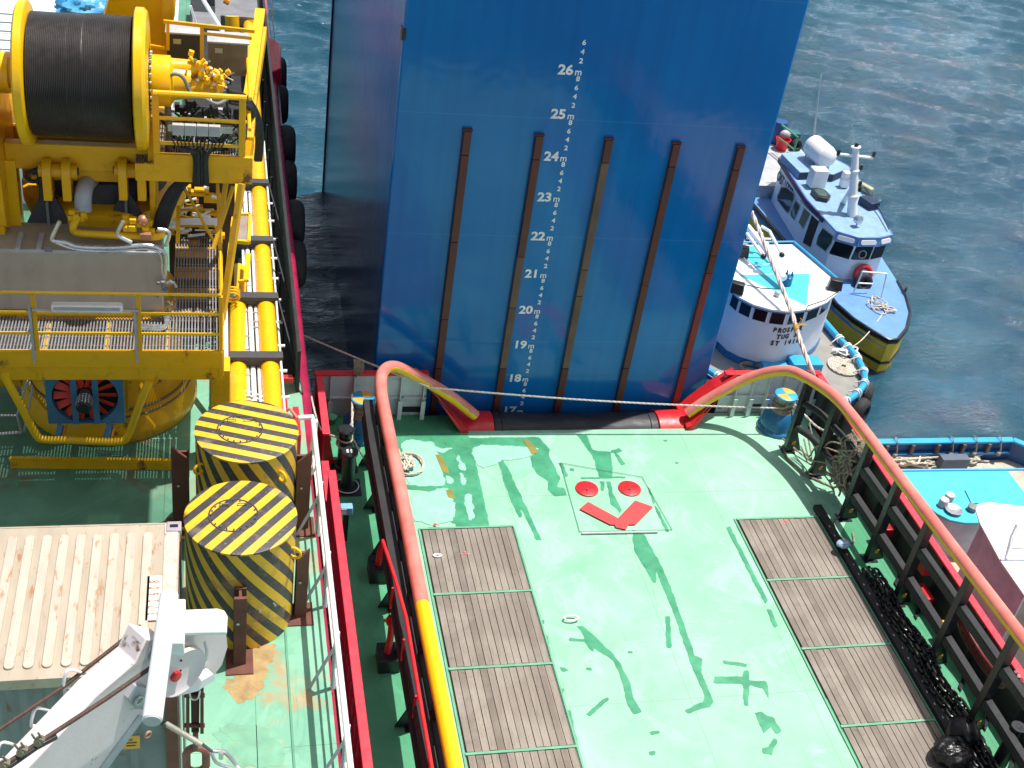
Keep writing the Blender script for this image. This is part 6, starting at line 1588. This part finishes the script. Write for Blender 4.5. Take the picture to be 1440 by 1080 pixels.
m.rope(resample(P, .25), .024); e = at(1098, 574, y=23.15); m.rope(sag(P[-1], e, .10, 30), .024)
m.rope(spline([e + V((0, 0, 0)), V((14.15, 23.1, .86)), V((14.40, 23.35, .86)), V((14.15, 23.58, .88)), V((13.92, 23.35, .88)), V((14.15, 23.12, .9))], 6), .024)
m.rope(spline([V((14.36, 23.2, .86)), V((14.5, 22.9, .8)), V((14.75, 22.3, .75)), V((15.1, 21.5, 1.1))], 6), .03)
tag(m.obj('stern_line', mat('grey_white_line', (.55, .53, .48), .85, scale=12, dirt=.3, bmp=.5, bscale=90)), 'long taut grey white line stretched across the stern in front of the blue column', 'rope')
m = MB(); h0 = at(503, 506, y=23.98)
for k in range(5):
    x = (k - 2) * .045; m.tube(spline([h0 + V((x, 0, .02)), h0 + V((x + .02, -.05, -.15)), h0 + V((x - .01, -.03, -.32 - .08 * (k % 3))), h0 + V((x + .05, -.06, -.2)), h0 + V((x + .03, 0, .0))], 6), .016, 6)
tag(m.obj('rope_hank', ROPED), 'grey rope hank hung from the stern line above the left bulwark corner', 'rope')
c = at(574, 655, z=.0); m = MB(); rs = random.Random(6)
m.rope([V((c.x + (.34 + .02 * math.sin(t * .9)) * math.cos(t * .35), c.y + .40 * math.sin(t * .35), .03 + .0015 * t)) for t in range(40)], .026)
m.rope(spline([V((c.x + rs.uniform(-.25, .2), c.y + rs.uniform(-.3, .3), .06 + rs.random() * .1)) for _ in range(18)], 6), .026)
tag(m.obj('rope_coil', ROPE), 'pale rope coil on the green deck just right of the left pink pipe', 'rope', 'coiled ropes')
# net of old rope on the right rail
m = MB(); rs = random.Random(14); ctr = at(1200, 652, y=20.9)
for k in range(70):
    a = V((14.62 + rs.uniform(-.12, .2), 20.55 + rs.uniform(-.35, .35), 1.75 + rs.uniform(-.25, .12))); pts = [a]
    for j in range(5): pts.append(V((14.58 + rs.uniform(-.22, .26), 20.5 + rs.uniform(-.42, .42), 1.6 - j * .27 + rs.uniform(-.1, .1))))
    m.rope(spline(pts, 5), .026, 4)
tag(m.obj('rope_bundle', ROPED), 'tangled bundle of old grey rope hung over the right cargo rail beam', 'rope')
m = MB()
for k, (z0, dy) in enumerate(((1.35, 0), (1.1, .2), (.75, .1), (.5, -.1))):
    m.rope(spline([V((14.6, 20.9, z0)), V((14.4 - .1 * k, 21.3 + dy, z0 - .25)), V((14.35, 21.6 + dy, .2 + .1 * k)), V((14.3, 22.2, .3 + .25 * k))], 6), .022)
m.rope(spline([V((14.05, 22.6, .03)), V((13.95, 22.1, .03)), V((14.1, 21.5, .03)), V((14.45, 21.15, .03)), V((14.7, 20.9, .05)), V((14.7, 20.6, .4))], 8), .030)
m.rope(spline([V((14.0, 22.65, .2)), V((14.35, 22.1, .10)), V((14.7, 21.5, .10)), V((14.8, 20.9, .3))], 8), .026)
m.rope(spline([V((14.55, 19.9, .05)), V((14.2, 19.7, .03)), V((14.1, 19.2, .03)), V((14.35, 18.95, .03)), V((14.5, 19.3, .03))], 6), .022)
tag(m.obj('rope_lengths', ROPED), 'grey rope lengths trailing on the deck round the first right rail posts', 'rope')
# red hose loops and fire fittings outside the right rail
m = MB()
for k in range(4): m.tube(spline([V((14.9, 16.1 - .1 * k, 1.35 - .05 * k)), V((15.05, 15.4, .9 - .08 * k)), V((15.1, 14.6 - .1 * k, .8 - .06 * k)), V((15.0, 13.8, 1.1 - .05 * k)), V((14.95, 13.4 + .1 * k, 1.5))], 8), .04, 8)
tag(m.obj('hose_loop', mat('maroon_hose', (.16, .03, .03), .3)), 'maroon hose hung in loops behind the right cargo rail', 'hose')
for (y, z, mm, s_) in ((17.2, .9, RED, .30), (16.9, .35, RED, .5), (18.9, .5, REDS, .4), (15.9, .4, YELC, .22)):
    MB().box((15.0, y, z), (.22, s_, .25)).obj('red_locker', mm, boat, bevel=.02)
m = MB(); 
for y in np.arange(12.5, 19.5, 1.0): m.ext([(14.75, y, .03), (15.2, y + .5, .03), (15.2, y + .62, .03), (14.75, y + .12, .03)], (0, 0, .03))
m.objs('deck_stiffener', BLK, boat)
c = at(1186, 765, z=.3); o = MB().sphere(c, .13, 16, 10, (1.3, 1, .6), lambda d: 1 + .3 * noise.noise(d * 3)).obj('plastic_bag', mat('pale_blue_plastic', (.35, .50, .65), .3)); tag(o, 'small pale blue plastic bag lying by the foot of the right cargo rail', 'bag')

# ---- white knuckle crane in the lower left corner
wk = thing('deck_crane', 'white knuckle boom crane with a grooved sheave at its tip, over the container', 'crane', (-1.2, 6.6, ZL))
BP = at(240, 935, z=9.5); BN = V((.62, -.78, 0)).normalized()
def onp(px, py, off=0.):
    r = CR @ Vector((px - 720.0, 540.0 - py, -F_PX)); o = V((0, 0, CAMZ)); t = (BP + BN * off - o).dot(BN) / r.dot(BN); return o + r * t
def plate(name, pxs, off, th, m_, par, bevel=.0, s=4, sm=False):
    q = [onp(a, b, off) for a, b in pxs]
    if sm: q = spline(q, s, True)
    return MB().ext(q, -BN * th).obj(name, m_, par, bevel=bevel)
bo = plate('boom', [(-70, 1195), (39, 1080), (135, 979), (190, 932), (206, 898), (236, 905), (240, 968), (200, 1007), (145, 1080), (60, 1195)], 0, .25, PNKW, wk, .015)
plate('boom_flange', [(196, 1006), (203, 1010), (150, 1084), (66, 1198), (58, 1194), (143, 1078)], .012, .40, LGRY, bo)
plate('head_plate', [(233, 889), (318, 892), (320, 910), (312, 935), (297, 955), (280, 966), (262, 969), (233, 968)], -.10, .03, PNKW, wk)
hc = onp(246, 936)
MB().lathe([(.03, .10), (.20, .10), (.245, .12), (.25, .08), (.215, .05), (.25, .02), (.245, -.02), (.02, -.02)], hc, BN, 56).obj('sheave', PNKW, wk)
MB().torus(hc + BN * .05, BN, .232, .012, 56, 8).obj('sheave_groove', BRAS, wk)
MB().lathe([(.052, .10), (.052, .128), (.04, .132)], onp(236, 941, 0), BN, 24).obj('red_pin', RED, wk)
plate('sheave_cover', [(218, 905), (256, 905), (254, 940), (216, 930)], .16, .03, PNKW, wk)
m = MB()
for p in ((255, 929), (254, 943)): m.cyl(onp(*p, .165), onp(*p, .175), .010, n=10)
m.objs('cover_bolt', BLK, wk)
q = [onp(a, b, .10) for a, b in ((233, 858), (314, 857), (320, 866), (319, 892), (233, 889))]
MB().ext([onp(233, 890, .0), onp(318, 893, .0), onp(320, 880, .0), onp(312, 872, .0), onp(233, 872, .0)], -BN * .02)
a, b = onp(233, 889, 0), onp(318, 892, 0); d = (b - a); back = -BN
q = [at(x_, y_, z=9.86) for x_, y_ in ((234, 858), (306, 855), (316, 858), (320, 866), (319, 888), (234, 889))]; MB().ext(q, (0, 0, -.05)).obj('head_box', WHT, wk, bevel=.012)
MB().tube(spline([onp(288, 903, .02), onp(291, 915, .04), onp(290, 928, .02)], 5), .016, 8).obj('grab_handle', WHT, wk)
q = [at(a, b, z=9.98) for a, b in ((238, 842), (261, 842), (259, 904), (232, 904))]; MB().ext(q, (0, 0, -.16)).obj('head_block', WHT, wk, bevel=.01)
t0, t1 = at(238, 836, z=10.15), at(214, 1013, z=10.0)
cy = MB().cyl(t0, t1, .080, .080, 32).obj('hose_guard_tube', WHT, wk, bevel=.01)
MB().cyl(t1 + (t1 - t0).normalized() * .001, t1 + (t1 - t0).normalized() * .012, .070, n=28).obj('tube_cap', LGRY, cy)
MB().lathe([(.05, 0), (.09, .05), (.06, .1)], onp(215, 912, .1), BN, 16).obj('grey_collar', GRY, wk)
plate('side_bracket', [(180, 982), (190, 965), (208, 968), (208, 1000), (190, 996)], .05, .05, LGRY, wk)
m = MB(); c = onp(196, 985, .08); m.torus(c, BN, .04, .012, 16, 6); m.tube([c, onp(200, 996, .08), onp(184, 998, .08)], .008, 5); m.obj('small_shackle', STEEL, wk)
MB().torus(onp(208, 1033, .34), BN, .028, .012, 16, 8).obj('tube_ring', mat('ring_brown', (.35, .2, .14), .5), wk)
plate('lower_guard', [(200, 968), (240, 972), (275, 962), (300, 948), (303, 955), (278, 972), (242, 981), (198, 978)], .02, .10, WHT, wk)
for (x, y) in ((110, 958), (65, 1012), (16, 1060)):
    pts = [(x + 18, y - 7), (x - 8, y - 16), (x - 17, y - 12), (x - 21, y + 8), (x - 14, y + 9), (x + 16, y + 16)]
    MB().tube(spline([onp(a, b, -.30) for a, b in pts], 4), .014, 8).obj('step_loop', WHT, wk)
m = MB(); m.tube([onp(238, 921, .10), onp(150, 982, .10), onp(55, 1044, .10), onp(-60, 1118, .10)], .020, 8); m.obj('hoist_wire', ROPEB, wk)
m = MB(); m.tube([onp(198, 880, -.30), onp(90, 965, -.30), onp(-40, 1052, -.30)], .018, 8); m.obj('hoist_wire', ROPEB, wk)
m = MB()
for p in ((55, 1042), (31, 1056), (6, 1075)):
    c = onp(*p, .12); m.box(c, (.05, .05, .09), Matrix.Rotation(.6, 3, 'Y')); m.torus(c, (1, .4, .3), .032, .011, 12, 6); m.cyl(c + V((-.03, 0, .03)), c + V((-.05, 0, .09)), .009, n=6); m.cyl(c + V((.02, 0, .03)), c + V((.0, 0, .10)), .009, n=6)
m.obj('wire_clamp', mat('clamp_metal', (.25, .22, .16), .45, .5), wk)
m = MB(); m.tube([onp(78, 1035, .10), onp(50, 1050, .10), onp(-10, 1092, .10)], .032, 8); m.obj('wire_thimble', mat('dark_wire', (.03, .03, .03), .5), wk)
# hook gear below the crane tip
hg = thing('hook_block', 'rusty brown hook block and heavy chain hanging below the white crane tip', 'hook', at(276, 1010, z=8.6))
HP = at(276, 1000, z=8.6); HN = V((0, -1, .0))
def hp_(px, py, o=0.): return at(px, py, y=HP.y - o)
for x in (264, 284): MB().ext([hp_(x - 2.5, 972, .03), hp_(x + 2.5, 972, .03), hp_(x + 2.5, 1032, .03), hp_(x - 2.5, 1032, .03)], (0, .05, 0)).obj('cheek_plate', RUST, hg)
MB().ext([hp_(268, 960, -.01), hp_(281, 960, -.01), hp_(280, 1030, -.01), hp_(269, 1030, -.01)], (0, .04, 0)).obj('centre_strap', mat('dark_rust', (.06, .02, .015), .7), hg)
m = MB()
for y in (978, 1020): m.cyl(hp_(259, y), hp_(288, y), .022, n=12)
m.objs('cross_pin', RUST, hg)
m = MB(); m.tube(spline([hp_(266, 972, .05), hp_(270, 983, .06), hp_(278, 982, .06), hp_(281, 972, .05)], 5), .010, 6); m.obj('keeper_ring', ALU, hg)
m = MB(); link_mesh(m, hp_(275, 1040, .0), (0, 0, 1), (0, 1, 0), .22, .10, .026); link_mesh(m, hp_(276, 1068, .0), (0, 0, 1), (1, 0, 0), .36, .19, .040); link_mesh(m, hp_(277, 1100, .0), (0, 0, 1), (0, 1, 0), .30, .12, .034)
m.objs('chain_link', mat('rusty_chain', (.22, .08, .06), .65, scale=6, var=.3, dirt=.4), hg)
tb = thing('rigging_screw', 'grey rigging screw with a shackle slanting across the worn green deck', 'turnbuckle', at(275, 1040, z=8.9))
zq = lambda x, y: at(x, y, z=8.9)
MB().tube([zq(218, 1012), zq(235, 1020)], .022, 8).obj('end_fork', DGRY, tb); MB().tube([zq(234, 1018), zq(285, 1048)], .026, 10).obj('body_tube', mat('dull_galvanised', (.45, .42, .36), .45, .5), tb); MB().tube([zq(284, 1046), zq(300, 1058)], .014, 8).obj('screw_rod', DGRY, tb)
m = MB(); m.tube(spline([zq(300, 1056), zq(316, 1058), zq(328, 1070), zq(338, 1084)], 5), .020, 8); m.tube(spline([zq(298, 1060), zq(304, 1072), zq(318, 1078), zq(336, 1084)], 5), .016, 8); m.cyl(zq(311, 1062) - V((0, 0, .04)), zq(311, 1062) + V((0, 0, .04)), .022, n=10); m.obj('shackle', ALU, tb)
m = MB(); m.rope([zq(332, 1080), zq(360, 1105), zq(400, 1140)], .03); m.obj('sling_end', ROPE, tb)
